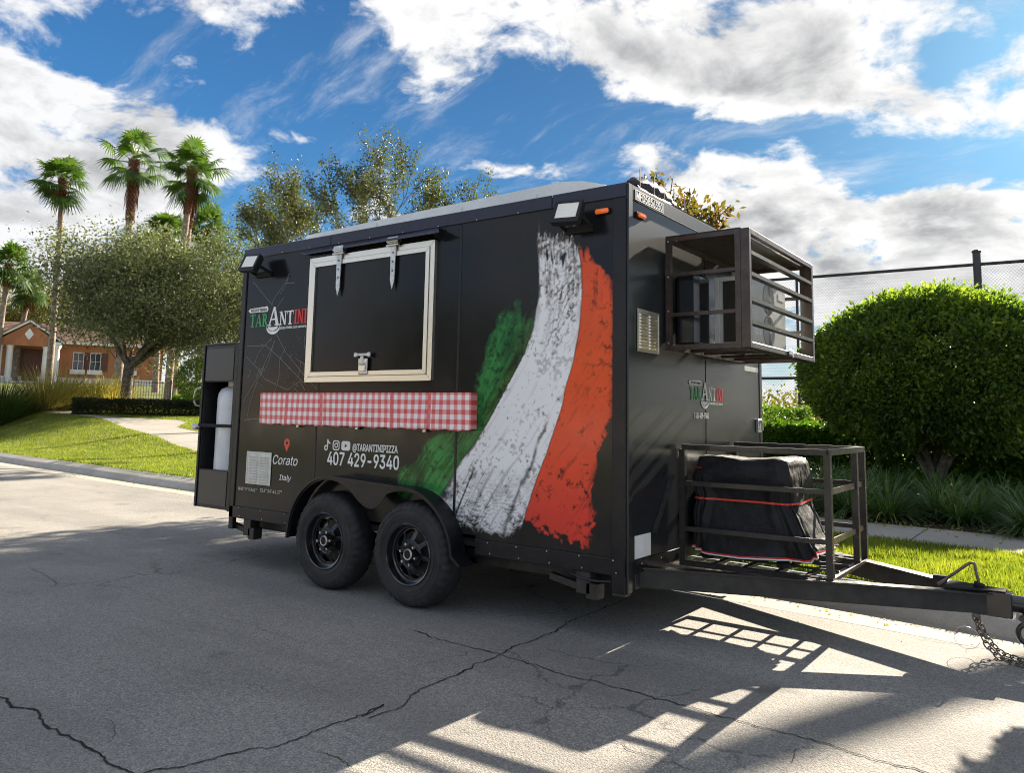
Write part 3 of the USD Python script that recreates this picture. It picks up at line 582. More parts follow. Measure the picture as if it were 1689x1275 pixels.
# --- folded counter wrapped in checked oilcloth
cz0, cz1 = 1.218, 1.477
def cloth(u, v):
    x = -3.435+2.301*u; s = v*(.26+.16); zz = np.where(s < .26, cz1-s, cz0); zz = np.where(s < .26, zz-.0, cz0)
    y = np.where(s < .26, -.08-.003*np.sin(x*9)*np.sin(zz*14)-.004*fbm2(x, zz, 5, 3, 31), -.08+(s-.26)*.45)
    zz = zz+np.where(s > .2, .004*np.sin(x*31)+.003*np.sin(x*77), 0)
    return np.stack([x, y, zz], 1)
V, F = grid(160, 22, cloth); ct = obj('counter_cloth', trimesh.Trimesh(V, F[:, ::-1], process=False), MT['gingham'], T, True)
obj('counter_board', box(-3.43, -1.139, -.074, -.004, cz0+.01, cz1-.001, .003), MT['gingham'], ct)
obj('counter_bracket', cat(*[bar((x, -.02, cz0-.02), (x, -.02, cz0+.03), .03, .02) for x in (-3.0, -2.3, -1.6)]), MT['steel'], ct)
# --- louvred vents
def louvre(parent, put, w, h, cols, rows, mat, nm):
    v = obj(nm, put(ext(sbox(0, 0, w, h), .004)), mat, parent)
    obj('vent_rim', put(ext(sbox(0, 0, w, h).difference(sbox(.012, .012, w-.012, h-.012)), .007)), mat, v)
    cw = (w-.05)/cols
    for c in range(cols):
        for r in range(rows):
            xx, zz = .025+c*cw+.01, .022+(h-.044)*r/rows; hh = (h-.044)/rows
            P = [(xx, zz, .004), (xx+cw-.02, zz, .004), (xx+cw-.02, zz+hh*.85, .004), (xx, zz+hh*.85, .004), (xx+.008, zz+.002, .017), (xx+cw-.028, zz+.002, .017)]
            obj('louvre', put(trimesh.Trimesh(*_hull(P), process=False)), mat, v)
louvre(T, lambda m: on_side(m, 0.).apply_translation([-3.685, 0, .70]), .34, .275, 2, 10, MT['ventwhite'], 'side_vent')
louvre(T, lambda m: on_front(m, 0.).apply_translation([0, .13, 1.738]), .313, .268, 2, 11, MT['alu'], 'front_vent')
# --- flood lamps and marker lamps
def flood(cx, cz, parent, tilt):
    R = trimesh.transformations.rotation_matrix
    Tm = trimesh.transformations.translation_matrix((cx, -.15, cz)) @ R(math.radians(tilt), [1, 0, 0]) @ R(math.radians(6), [0, 0, 1])
    h = obj('flood_lamp', box(-.098, .098, -.018, .022, -.082, .082, .006).apply_transform(Tm), MT['dark'], parent)
    obj('lamp_fins', cat(*[box(x, x+.004, .022, .04, -.07, .07) for x in np.linspace(-.085, .081, 14)]).apply_transform(Tm), MT['dark'], h)
    obj('lamp_rim', on_side(ext(sbox(-.098, -.082, .098, .082).difference(sbox(-.075, -.05, .075, .066)), .007), -.018).apply_transform(Tm), MT['trim'], h)
    obj('lamp_glass', box(-.074, .074, -.0215, -.0185, -.049, .065).apply_transform(Tm), MT['lens'], h)
    obj('lamp_bracket', cat(bar((cx-.10, -.13, cz-.03), (cx-.10, -.012, cz-.07), .006, .03), bar((cx+.10, -.13, cz-.03), (cx+.10, -.012, cz-.07), .006, .03), box(cx-.105, cx+.105, -.018, -.006, cz-.10, cz-.05)), MT['dark'], h)
flood(-.335, 2.595, T, -24); flood(-3.585, 2.60, T, -24)
def marker(put, parent):
    m = obj('marker_lamp', put(box(-.055, .055, 0, .012, -.020, .020, .004)), MT['dark'], parent)
    obj('marker_lens', put(box(-.048, .048, .010, .030, -.016, .016, .008)), MT['amber'], m)
marker(lambda m: trimesh.Trimesh(m.vertices*[1, -1, 1]+[-.165, -.002, 2.615], m.faces[:, ::-1], process=False), T)
marker(lambda m: trimesh.Trimesh(m.vertices[:, [1, 0, 2]]+[.001, .165, 2.60], m.faces[:, ::-1], process=False), T)
# --- lettering
def glyph(c):
    b = sbox
    if c == 'I': return unary_union([b(.13, 0, .33, 1), b(.02, 0, .44, .07), b(.02, .93, .44, 1)]), .46
    if c == 'T': return unary_union([b(.30, 0, .50, 1), b(.18, 0, .62, .07), b(.02, .92, .78, 1), Polygon([(.02, 1), (.02, .70), (.08, .92)]), Polygon([(.78, 1), (.78, .70), (.72, .92)])]), .80
    if c == 'N': return unary_union([b(.12, 0, .22, 1), b(.68, 0, .78, 1), Polygon([(.08, 1), (.30, 1), (.78, .0), (.62, 0)]), b(.02, 0, .32, .06), b(.0, .94, .3, 1), b(.58, .94, .88, 1)]), .90
    if c == 'R': return unary_union([b(.12, 0, .31, 1), b(.02, 0, .42, .07), b(.02, .93, .35, 1), affinity.scale(Point(.36, .74).buffer(.27), 1.05, 1.).difference(affinity.scale(Point(.34, .74).buffer(.18), .75, 1.)).intersection(b(.25, 0, 1, 1.1)), Polygon([(.30, .48), (.52, .50), (.84, 0), (.62, 0)])]), .86
    if c == 'A': return unary_union([Polygon([(.08, 0), (.18, 0), (.47, .88), (.42, 1.0)]), Polygon([(.42, 1.0), (.54, 1.0), (.86, 0), (.64, 0)]), b(.24, .30, .70, .38), b(.0, 0, .28, .06), b(.54, 0, .94, .06)]), .92
def word(s, h, x, w=None):
    parts, cx = [], 0.
    for c in s:
        g, a = glyph(c); parts.append(affinity.translate(g, cx, 0)); cx += a
    k = (w or cx*h)/cx
    return ext(affinity.affine_transform(unary_union(parts), [k, 0, 0, h, x, 0]), .0015)
def logo(put, parent, lower):
    """PIZZETTERIA pennant, TAR A NT INI in three colours, slice of pizza under the A."""
    g = obj('logo', put(cat(word('NT', .118, .415, .19))), MT['white'], parent)
    obj('logo_green_letters', put(word('TAR', .112, 0., .262)), MT['green'], g); obj('logo_red_letters', put(word('INI', .122, .61, .17)), MT['red'], g)
    A = affinity.affine_transform(glyph('A')[0], [.17/.94, 0, 0, .165, .255, .0]); obj('logo_tall_letter', put(ext(A, .0016)), MT['white'], g)
    sl = unary_union([Polygon([(.262, -.005), (.30, -.012), (.36, -.012), (.40, -.005), (.39, -.03), (.33, -.05), (.272, -.03)]), affinity.scale(Point(.335, -.015).buffer(.082), 1.1, .75).difference(affinity.scale(Point(.335, .008).buffer(.082), 1.1, .72))])
    obj('logo_slice', put(ext(sl, .0015)), MT['white'], g)
    obj('logo_pennant', put(ext(Polygon([(-.03, .15), (-.005, .13), (.245, .128), (.255, .15), (.245, .176), (-.005, .168)]), .0012)), MT['white'], g)
    obj('logo_small_print', put(cat(text('PIZZETTERIA', .022, .01, .235, True).apply_translation([0, .138, .0014]))), MT['dark'], g)
    obj('logo_tagline', put(text('pizza fatta con amore', .022, .42, .775, True).apply_translation([0, -.035, 0])), MT['white'], g)
    if lower: obj('front_phone_number', put(text('1 407 429-9340', .05, .08, .42, True).apply_translation([0, -.165, 0])), MT['white'], g)
logo(lambda m: on_side(m, -.001).apply_translation([-3.76, 0, 2.062]), T, False)
def put2(m):
    m = m.copy(); m.vertices = m.vertices*[.79, .79, 1]; return on_front(m, .004 if False else .0005).apply_translation([0, .935, 1.462])
def put2b(m):
    m = put2(m); v = m.vertices.copy(); v[:, 0] += .003; m.vertices = v; return m
logo(put2b, T, True)
lay = lambda m, z, x=0.: on_side(m, -.001).apply_translation([x, 0, z])
obj('phone_number', lay(text('407 429-9340', .098, -2.648, -1.862, True), .916), MT['white'], T)
obj('handle_lettering', lay(text('@TARANTINIPIZZA', .052, -2.362, -1.88, True), 1.035), MT['white'], T)
rr_ = lambda a, b, c, d, r: sbox(a+r, b+r, c-r, d-r).buffer(r)
obj('camera_icon', lay(ext(unary_union([rr_(0, 0, .078, .078, .022).difference(rr_(.009, .009, .069, .069, .016)), Point(.039, .039).buffer(.02).difference(Point(.039, .039).buffer(.012)), Point(.058, .058).buffer(.005)]), .0015), 1.028, -2.59), MT['white'], T)
obj('play_icon', lay(ext(rr_(0, 0, .10, .072, .02).difference(Polygon([(.038, .02), (.038, .052), (.066, .036)])), .0015), 1.031, -2.49), MT['white'], T)
obj('note_icon', lay(ext(unary_union([Point(.022, .022).buffer(.022).difference(Point(.022, .022).buffer(.011)), sbox(.033, .02, .045, .09), Polygon([(.033, .09), (.045, .09), (.056, .07), (.07, .065), (.07, .053), (.05, .058), (.045, .066)])]), .0015), 1.022, -2.69), MT['white'], T)
obj('map_pin', lay(ext(unary_union([Point(0, .072).buffer(.037), Polygon([(-.036, .062), (.036, .062), (0, 0)])]).difference(Point(0, .073).buffer(.015)), .0015), .991, -3.155), MT['redbright'], T)
obj('place_name', lay(text('Corato', .075, -3.335, -3.015, False, .22), .884), MT['white'], T)
obj('country_name', lay(text('Italy', .045, -3.235, -3.085, False, .22), .757), MT['white'], T)
obj('latitude_text', lay(text("N41° 9' 9.941\"", .028, -3.781, -3.53, False), .636), MT['ventwhite'], T)
obj('longitude_text', lay(text("E16° 24' 41.27\"", .028, -3.475, -3.19, False), .642), MT['ventwhite'], T)
# scratched city-map lines printed on the rear half
ML = [[(-3.744, 2.476), (-3.455, 2.245), (-3.446, 2.284), (-3.28, 2.44), (-3.244, 2.503)], [(-3.28, 2.42), (-3.165, 2.418)], [(-3.37, 1.981), (-3.24, 1.83), (-2.96, 1.61), (-2.798, 1.501)], [(-3.78, 1.895), (-3.511, 1.893), (-3.3, 1.77), (-2.96, 1.55)], [(-3.39, 1.927), (-3.543, 1.69), (-3.793, 1.40)], [(-3.40, 1.92), (-3.47, 1.72), (-3.60, 1.60), (-3.70, 1.36), (-3.72, 1.245)], [(-3.78, 1.80), (-3.62, 1.70), (-3.50, 1.60), (-3.187, 1.505), (-3.028, 1.576), (-2.96, 1.50)], [(-3.239, 1.868), (-3.31, 1.76), (-3.304, 1.64), (-3.33, 1.54), (-3.36, 1.48)], [(-3.756, 1.244), (-3.46, 1.262)], [(-2.96, 1.62), (-2.94, 1.70)], [(-3.06, 1.75), (-2.97, 1.71)], [(-3.03, 1.73), (-3.05, 1.62)], [(-3.66, 1.74), (-3.60, 1.84), (-3.52, 1.90), (-3.43, 1.95)], [(-3.74, 1.62), (-3.70, 1.68)], [(-3.3, 2.30), (-3.42, 2.19)], [(-2.9, 2.28), (-2.70, 1.9)], [(-3.0, 1.95), (-2.99, 1.85)], [(-3.1, 1.52), (-3.04, 1.48)], [(-3.62, 1.62), (-3.58, 1.70), (-3.56, 1.63), (-3.53, 1.71), (-3.51, 1.66)], [(-3.25, 2.47), (-3.30, 2.38), (-3.36, 2.33)]]
sc = []
for P in ML:
    ls = LineString(P).buffer(.0022, cap_style=2); sc.append(ls)
r5 = random.Random(4)
for k in range(46):
    x, z = r5.uniform(-3.75, -3.0), r5.uniform(1.5, 1.95); a = r5.uniform(0, PI); l = r5.uniform(.012, .05); sc.append(LineString([(x, z), (x+l*math.cos(a), z+l*math.sin(a))]).buffer(.0012, cap_style=2))
obj('map_lines', lay(ext(unary_union(sc), .0008), 0.), MT['scratch'], T)
# --- tandem mudguard
yo = -.152
arc = lambda cx, cz, r, a0, a1, n: [(cx+r*math.cos(math.radians(a)), cz+r*math.sin(math.radians(a))) for a in np.linspace(a0, a1, n)]
X1, X2, AZ = -2.474, -1.606, .36
outer = [(-2.905, .34)]+arc(X1+.035, .375, .465, 176, 90, 14)+arc(X2-.06, .345, .465, 90, 6, 14)+[(-1.125, .335)]
val = [(-2.12, .683), (-2.06, .652), (-2.01, .638), (-1.97, .638), (-1.925, .655), (-1.88, .688)]
inner = [(-2.88, .34)]+arc(X1+.035, .375, .440, 176, 55, 16)+val+arc(X2-.06, .345, .440, 112, 6, 14)+[(-1.150, .335)]
mg = obj('mudguard', on_side(ext(Polygon(outer+inner[::-1]).buffer(0), .006), yo+.006), MT['trim'], T)
def lipstrip(P, y0, y1, th=.004):
    P = np.array(P); n = len(P); V = np.vstack([np.c_[P[:, 0], np.full(n, y0), P[:, 1]], np.c_[P[:, 0], np.full(n, y1), P[:, 1]]]); i = np.arange(n-1)
    return trimesh.Trimesh(V, np.vstack([np.stack([i, i+1, i+n+1], 1), np.stack([i, i+n+1, i+n], 1)]), process=False)
obj('mudguard_top', lipstrip(outer, yo-.010, -.013), MT['trim'], mg, 40)
o2 = Polygon(outer+[(-1.125, .1), (-2.905, .1)]); obj('mudguard_lip', on_side(ext(o2.buffer(.006).difference(o2.buffer(-.014)).intersection(sbox(-3.2, .338, -.9, 1.2)), .012), yo), MT['trim'], mg)
obj('wheel_arch', cat(box(-2.9, -1.13, .28, .30, Z0, .85), box(-2.9, -1.13, .01, .29, .86, .875)), MT['dark'], T)
# --- wheels
def wheel(parent, cx, yface, side, spin):
    """side -1: outer face towards -Y. Built with the hub axis along y, outer face at y=0, depth behind."""
    n = 144; R = .362; w = .215
    prof = [(.205, -.020), (.213, .000), (.235, .006), (.262, .0095), (.292, .0085), (.318, .002), (.336, -.008), (.347, -.020), (.3555, -.036), (.3600, -.060), (.3615, -.107), (.3600, -w+.06), (.3555, -w+.036), (.345, -w+.018), (.318, -w-.002), (.262, -w-.009), (.213, -w), (.205, -w+.02)]
    mod = np.zeros((len(prof), n)); j = np.arange(n)
    for k, ring in enumerate(prof):
        if .315 < ring[0] < .358: mod[k] = -.0075*((j+(k > 10)*2) % 4 >= 2)*(1 if ring[0] > .33 else .5)
        elif ring[0] >= .358: mod[k] = -.003*((j) % 6 == 0)
    def place(m):
        m = m.copy(); m.apply_transform(trimesh.transformations.rotation_matrix(spin, [0, 1, 0]))
        if side > 0: m.apply_transform(trimesh.transformations.rotation_matrix(PI, [0, 0, 1]))
        m.apply_translation([cx, yface, AZ]); return m
    wh = obj('wheel', place(lathe(prof, n, 'y', mod)), MT['rubber'], parent, 28, label=None)
    for rr in (.247, .268, .305): obj('sidewall_ring', place(lathe([(rr-.0025, .0065 if rr < .3 else .003), (rr, .0125 if rr < .3 else .0085), (rr+.0025, .0065 if rr < .3 else .003)], 96, 'y')), MT['rubber'], wh, True)
    obj('rim', place(lathe([(.170, -.12), (.172, -.055), (.178, -.045), (.190, -.042), (.194, -.012), (.198, .004), (.207, .008), (.212, .004), (.212, -.010), (.20, -.014)], 72, 'y')), MT['rim'], wh, 40)
    disc = Point(0, 0).buffer(.176, 32).difference(Point(0, 0).buffer(.042, 20))
    for k in range(8):
        a = 2*PI*k/8; q = Polygon([(.108*math.cos(a-.16), .108*math.sin(a-.16)), (.156*math.cos(a-.25), .156*math.sin(a-.25)), (.160*math.cos(a), .160*math.sin(a)), (.156*math.cos(a+.25), .156*math.sin(a+.25)), (.108*math.cos(a+.16), .108*math.sin(a+.16))]).buffer(.008)
        disc = disc.difference(q)
    d = on_side(ext(disc, .006), .062)
    v = np.array(d.vertices); rr = np.hypot(v[:, 0], v[:, 2]); v[:, 1] += -.035*np.exp(-((rr-.085)/.035)**2)+.012*(rr < .06); d = trimesh.Trimesh(v, d.faces, process=False).subdivide()
    obj('rim_spokes', place(d), MT['rim'], wh, 35)
    obj('brake_drum', place(lathe([(0, -.085), (.15, -.085), (.155, -.15)], 40, 'y')), MT['chassis'], wh, 40)
    hub = obj('hub_cap', place(lathe([(.041, -.055), (.040, -.005), (.034, .004), (.0, .005)], 28, 'y')), MT['dark'], wh, 40)
    obj('hub_ring', place(lathe([(.0385, -.005), (.0395, .001), (.035, .008), (.030, .007), (.029, .004)], 28, 'y')), MT['steel'], wh, 40)
    for k in range(6):
        a = 2*PI*k/6+.3; m = trimesh.creation.cylinder(.0095, .03, sections=6); m.apply_transform(trimesh.transformations.rotation_matrix(PI/2, [1, 0, 0])); m.apply_translation([.07*math.cos(a), -.0, .07*math.sin(a)]); m.apply_translation([0, -.022+.03, 0])
        obj('lug_nut', place(m), MT['steel'], wh)
for cx, s in ((X1, .2), (X2, .55)):
    wheel(T, cx, -.149, -1, s); wheel(T, cx, W_+.149, 1, s+1)
# --- chassis, axles, jacks
ch = obj('chassis', cat(box(-L_+.02, -.02, .16, .24, .30, Z0, .004), box(-L_+.02, -.02, W_-.24, W_-.16, .30, Z0, .004), *[box(x, x+.06, .24, W_-.24, .31, Z0) for x in (-3.6, -3.0, -2.1, -1.0, -.5)]), MT['chassis'], T)
for cx in (X1, X2): obj('axle', cat(tube([(cx, .07, AZ-.04), (cx, W_-.07, AZ-.04)], .038, 12), *[box(cx-.36, cx+.36, y, y+.06, .30, .335) for y in (.16, W_-.22)]), MT['chassis'], ch)
def jack(x, y):
    j = obj('stabiliser_jack', cat(box(x-.05, x+.05, y-.05, y+.05, .26, .40, .005), bar((x-.04, y, .29), (x-.26, y, .33), .04), box(x+.02, x+.10, y-.05, y+.04, .235, .33, .004)), MT['chassis'], T)
jack(-3.64, .05); jack(-.30, .06)
obj('corner_foot', box(-.088, -.004, -.008, .06, .285, .302), MT['chassis'], T)
obj('brake_cable', tube([(-.40, .02, .37), (-.3, .0, .355), (-.2, -.002, .35), (-.1, .0, .36)], .006, 6), MT['cable'], T)
# --- gas cabinet at the rear
cb = obj('gas_cabinet', cat(box(-4.58, -3.9, .10, .13, .425, .776, .003), box(-4.58, -3.9, .10, .13, 1.588, 1.935, .003), box(-4.58, -4.55, .10, .13, .776, 1.588), box(-4.10, -3.9, .10, .13, .776, 1.588), box(-4.58, -3.9, 2.26, 2.29, .425, 1.935), box(-4.58, -4.56, .13, 2.26, .425, 1.935), box(-4.56, -3.9, .13, 2.26, .425, .45), box(-4.56, -3.9, 1.20, 1.22, .45, 1.90)), MT['trim'], T)
obj('cabinet_top', box(-4.595, -3.895, .085, 2.30, 1.936, 1.952, .004), MT['trim'], cb)
for a, b, c, d in ((-4.545, -4.105, 1.60, 1.905), (-4.545, -4.105, .455, .765)): obj('cabinet_panel', box(a, b, .094, .102, c, d, .002), MT['front'], cb)
obj('cabinet_frame', cat(box(-4.595, -4.565, .088, .115, .425, 1.935, .003), box(-4.085, -4.045, .088, .115, .425, 1.935, .003), box(-4.03, -3.99, .06, .1, .425, 1.935, .003)), MT['trim'], cb)
obj('retaining_bar', box(-4.60, -4.06, .070, .086, 1.165, 1.195, .002), MT['dark'], cb)
obj('bar_clasp', trimesh.creation.capsule(.05, .03, count=[12, 12]).apply_transform(trimesh.transformations.rotation_matrix(PI/2, [0, 1, 0])).apply_translation([-4.61, .07, 1.165]), MT['steel'], cb, True)
obj('grab_handle', tube([(-4.585, .085, 1.36), (-4.60, .05, 1.365), (-4.61, .035, 1.40), (-4.612, .03, 1.45), (-4.607, .035, 1.49), (-4.597, .05, 1.525), (-4.582, .085, 1.53)], .008, 8), MT['steel'], cb, True)
g_ = thing('gas_cylinder', 'tall white gas cylinder standing in the open black cabinet at the rear of the trailer', 'gas cylinder', (-4.35, .335, .452))
obj('body', lathe([(0, .02), (.17, .02), (.185, .05), (.187, .2), (.187, .98), (.180, 1.03), (.155, 1.075), (.10, 1.10), (.05, 1.11), (.0, 1.112)], 40), MT['tank'], g_, 40)
obj('collar', lathe([(.10, 1.095), (.10, 1.20), (.094, 1.20), (.094, 1.095)], 28), MT['tank'], g_, 40)
obj('foot_ring', lathe([(.15, 0), (.16, .05), (.15, .06)], 28), MT['tank'], g_, 40)
obj('valve', cat(lathe([(.02, 1.10), (.02, 1.17), (.03, 1.17), (.03, 1.19), (0, 1.19)], 12)), MT['steel'], g_)

# ------------------------------------------------------------------ air-conditioner cage on the front wall
cg = obj('cage', cat(), MT['cageframe'], T) if False else None
def fr(name, a, b, w=.031, h=None, mat='cageframe'): return obj(name, bar(a, b, w, h), MT[mat], T)
ya, yb, zl, zh, xa, xb = .545, 1.955, 1.774, 2.532, .012, .503
for y in (ya, yb):
    for z in (zl+.017, zh-.017): fr('cage_rail', (xa, y, z), (xb+.017, y, z))
    for x in (xa+.017, xb): fr('cage_post', (x, y, zl-.001), (x, y, zh-.0005), .0355)
    for z in (2.275, 2.008): fr('cage_bar', (xa+.035, y, z), (xb-.018, y, z), .022, .024)
for z in (zl+.017, zh-.017):
    fr('cage_rail', (xb, ya+.018, z), (xb, yb-.018, z)); fr('cage_rail', (xa+.017, ya+.018, z), (xa+.017, yb-.018, z))
for y in (.86, 1.10, 1.42, 1.70): fr('cage_floor_bar', (xa+.035, y, zl+.018), (xb-.018, y, zl+.018), .03, .02)
obj('cage_roof', box(xa, xb+.02, ya-.018, yb+.018, zh+.001, zh+.006), MT['cageframe'], T)
cd_ = obj('cage_door', cat(box(.520, .578, ya-.014, ya+.022, zl, zh, .002), box(.520, .578, yb-.03, yb+.012, zl, zh, .002), box(.545, .578, ya+.023, yb-.031, zl, zl+.036, .002), box(.545, .578, ya+.023, yb-.031, zh-.036, zh, .002)), MT['cageframe'], T)
for z in (2.392, 2.256, 2.094, 1.950):
    V, F = _hull([(.578, ya+.023, z), (.578, yb-.031, z), (.578, ya+.023, z-.024), (.578, yb-.031, z-.024), (.536, ya+.023, z-.018), (.536, yb-.031, z-.018), (.536, ya+.023, z-.026), (.536, yb-.031, z-.026)])
    obj('door_slat', trimesh.Trimesh(V, F, process=False), MT['chassis'], cd_)
obj('door_hasp', cat(box(.579, .595, 1.28, 1.36, zl+.005, zl+.045, .006), tube([(.59, 1.30, zl+.02), (.60, 1.32, zl-.01), (.59, 1.34, zl+.02)], .006, 6)), MT['steel'], cd_)
for z in (1.90, 2.15, 2.42): obj('cage_hinge', tube([(.511, ya-.004, z-.03), (.511, ya-.004, z+.03)], .007, 8), MT['steel'], cd_)
for y, x, z in ((ya-.018, .03, 2.50), (ya-.018, .03, 2.26), (ya-.018, .03, 2.03), (ya-.018, .03, 1.82), (ya-.01, .09, 2.50)): obj('cage_bolt', trimesh.creation.icosphere(1, .007).apply_translation([x, y, z]), MT['steel'], T)
obj('cage_gusset', on_side(ext(Polygon([(.01, 0), (.012, .16), (.06, .155), (.40, .0)]), .006), 1.93).apply_translation([0, 0, zh+.007]), MT['cageframe'], T)
obj('roof_bracket', cat(box(.0, .05, 1.78, 1.90, 2.72, 2.76, .004), tube([(.03, 1.80, 2.70), (.03, 1.86, 2.70)], .014, 8)), MT['alu'], T)
# brace from the wall down to the tongue
obj('control_box', box(.025, .20, .62, .84, 1.80, 2.30, .03), MT['rim'], T)
ac = thing('air_conditioner', 'grey twin-fan air conditioner condenser inside the slatted cage on the trailer front', 'air conditioner', (.33, 1.305, 1.802))
obj('casing', cat(box(-.13, .12, -.375, .375, .02, .50, .012), box(-.10, .10, -.30, -.26, 0, .02), box(-.10, .10, .26, .30, 0, .02)), MT['acbody'], ac)
obj('side_coil', box(-.075, .095, -.382, -.376, .05, .47), MT['coil'], ac)
obj('coil_frame', cat(box(-.135, -.10, -.392, -.376, .02, .50, .003), box(-.10, .10, -.39, -.376, .47, .50, .003)), MT['acbody'], ac)
for z in (.145, .375):
    f = obj('fan_grille', cat(*[lathe([(r-.0035, .121), (r, .131), (r+.0035, .121)], 40, 'x') for r in np.linspace(.018, .104, 8)]).apply_translation([0, -.03, z]), MT['acbody'], ac, 40)
    obj('fan_recess', lathe([(0, .1205), (.106, .1205), (.108, .1225), (.112, .1225), (.114, .1203)], 40, 'x').apply_translation([0, -.03, z]), MT['coilgrey'], f, 40)
    obj('grille_spokes', cat(*[bar((.128, -.03, z), (.128, -.03+.107*math.cos(a), z+.107*math.sin(a)), .005) for a in np.arange(0, 6.2, PI/3)]), MT['acbody'], f)
    obj('fan_hub', lathe([(0, .139), (.022, .137), (.026, .122)], 20, 'x').apply_translation([0, -.03, z]), MT['acbody'], f, 40)
obj('rating_plate', box(.1205, .122, .20, .33, .40, .45), MT['white'], ac)
# ------------------------------------------------------------------ tongue, basket, coupler
HY = 1.22
for s in (-1, 1):
    y0, y1 = HY+s*1.02, HY+s*.055
    P = np.array([(-.05, y0, .42), (-.05, y0, .305), (1.72, y1, .356), (1.72, y1, .246), (-.05, y0-s*.06, .42), (-.05, y0-s*.06, .305), (1.72, y1-s*.05, .356), (1.72, y1-s*.05, .246)])
    V, F = _hull(P); obj('tongue_beam', trimesh.Trimesh(V, F, process=False), MT['chassis'], T)
    q = P[[0, 2]]+np.array([[0, 0, .002]]); obj('beam_flange', cat(bar(q[0]-[0, s*.03, 0], q[1]-[0, s*.025, 0], .085, .008)), MT['frame'], T)
obj('tongue_plate', ext(Polygon([(1.50, HY-.13), (1.50, HY+.13), (1.72, HY+.06), (1.80, HY+.05), (1.80, HY-.05), (1.72, HY-.06)]), .008).apply_translation([0, 0, .374]), MT['dark'], T)
obj('hitch_neck', cat(box(1.66, 1.83, HY-.062, HY+.062, .236, .372, .006), tube([(1.80, HY, .312), (2.16, HY, .312)], .05, 20), box(2.05, 2.35, HY-.075, HY+.075, .20, .37, .02)), MT['rim'], T, 30)
obj('coupler_ring', tube([(2.0+.0*a, HY-.10, .0) for a in (0, 1)], .01, 6) if False else trimesh.creation.torus(.055, .014, 24, 10).apply_transform(trimesh.transformations.rotation_matrix(PI/2, [1, 0, 0])).apply_translation([1.905, HY-.05, .165]), MT['rim'], T, True)
obj('coupler_lug', cat(box(1.87, 1.94, HY-.085, HY-.02, .20, .27, .006), tube([(1.87, HY-.09, .25), (1.87, HY-.03, .25)], .014, 10)), MT['rim'], T)
obj('beam_block', box(1.41, 1.49, 1.325, 1.365, .372, .402, .006), MT['dark'], T)
obj('tongue_handle', tube([(1.455, 1.19, .375), (1.50, 1.195, .41), (1.60, 1.205, .495), (1.625, 1.21, .515), (1.643, 1.215, .518), (1.650, 1.22, .505), (1.655, 1.22, .46), (1.668, 1.22, .39)], .0085, 10), MT['rodsteel'], T, True)
obj('handle_grip', tube([(1.640, 1.218, .402), (1.69, 1.222, .385)], .016, 10), MT['dark'], T, True)
for x, y in ((1.72, 1.19), (1.735, 1.2), (1.75, 1.185)): obj('hitch_pin', tube([(x, y, .36), (x+.006, y-.005, .30), (x, y-.004, .27)], .005, 6), MT['steel'], T)
def link(c, d, roll):
    d = np.array(d)/np.linalg.norm(d); s = np.cross(d, [0, 1, 0.]); s /= np.linalg.norm(s); n = np.cross(d, s)
    a = s*math.cos(roll)+n*math.sin(roll); th = np.linspace(0, 2*PI, 17)[:-1]
    P = np.array([c+d*(.017*np.sign(math.cos(t))*min(1, abs(math.cos(t))*1.0)+.010*math.cos(t))+a*.0155*math.sin(t) for t in th]); P = np.vstack([P, P[:1]])
    return tube(P, .0046, 6, False)
for s, ph in ((-1, 0), (1, .02)):
    c = obj('safety_chain', box(1.625, 1.66, HY+s*.035-.01, HY+s*.035+.01, .215, .24, .003), MT['chain'], T)
    P = np.array([(1.64, HY+s*.035, .222), (1.66, HY+s*.05, .15), (1.70, HY+s*.06-.02, .075), (1.755, HY+s*.06-.04, .028), (1.83, HY+s*.055-.06, .012), (1.95, HY+s*.05-.08, .010), (2.12, HY+s*.04-.09, .010)])
    L = np.r_[0, np.cumsum(np.linalg.norm(np.diff(P, axis=0), axis=1))]; ss_ = np.arange(.01, L[-1], .038); C = np.stack([np.interp(ss_, L, P[:, k]) for k in range(3)], 1); D = np.gradient(C, axis=0)
    for k in range(len(C)): obj('chain_link', link(C[k], D[k], (k % 2)*PI/2+.35+ph), MT['chain'], c, True)
th = np.linspace(.5, 5.9, 40)
obj('breakaway_wire', tube([(1.60+.068*math.cos(t), 1.16, .085+.068*math.sin(t)+.004*t) for t in th], .0016, 5), MT['steel'], T, True)
# basket
bx, by0, by1, bz0, bz1 = .945, .79, 1.70, .40, 1.157
def bk(name, a, b, w=.04, h=None, mat='frame'): return obj(name, bar(a, b, w, h), MT[mat], T)
N = lambda z: ((.03, .745, z), (bx, by0, z)); Fr = lambda z: ((.03, 1.72, z), (bx, by1, z)); Fx = lambda z: ((bx, by0, z), (bx, by1, z))
for a, b in (N(bz1-.018), Fr(bz1-.018), Fx(bz1-.018)): bk('basket_top_rail', a, b, .042, .036)
for z in (.902, .606):
    bk('basket_side_bar', *N(z), .012, .030, 'frame'); bk('basket_side_bar', *Fr(z), .012, .030)
    bk('basket_front_bar', *Fx(z), .010, .036, 'rodsteel')
for a, b in (N(bz0-.015), Fr(bz0-.015)): bk('basket_floor_rail', a, b, .042, .03)
bk('basket_floor_rail', *Fx(bz0-.012), .042, .022, 'rodsteel')
for x in (.22, .42, .62, .80): bk('basket_floor_bar', (x, .77, bz0-.012), (x, 1.71, bz0-.012), .03, .02)
for y in (1.0, 1.25, 1.5): bk('basket_floor_bar', (.04, y, bz0+.008), (bx, y, bz0+.008), .025, .012)
for x, y in ((.03, .745), (bx, by0), (bx, by1), (bx, 1.475), (.03, 1.72)): bk('basket_post', (x, y, bz0-.03), (x, y, bz1-.03), .04)
bk('basket_stay', (.014, .62, .96), (.020, .33, .62), .03, .008)
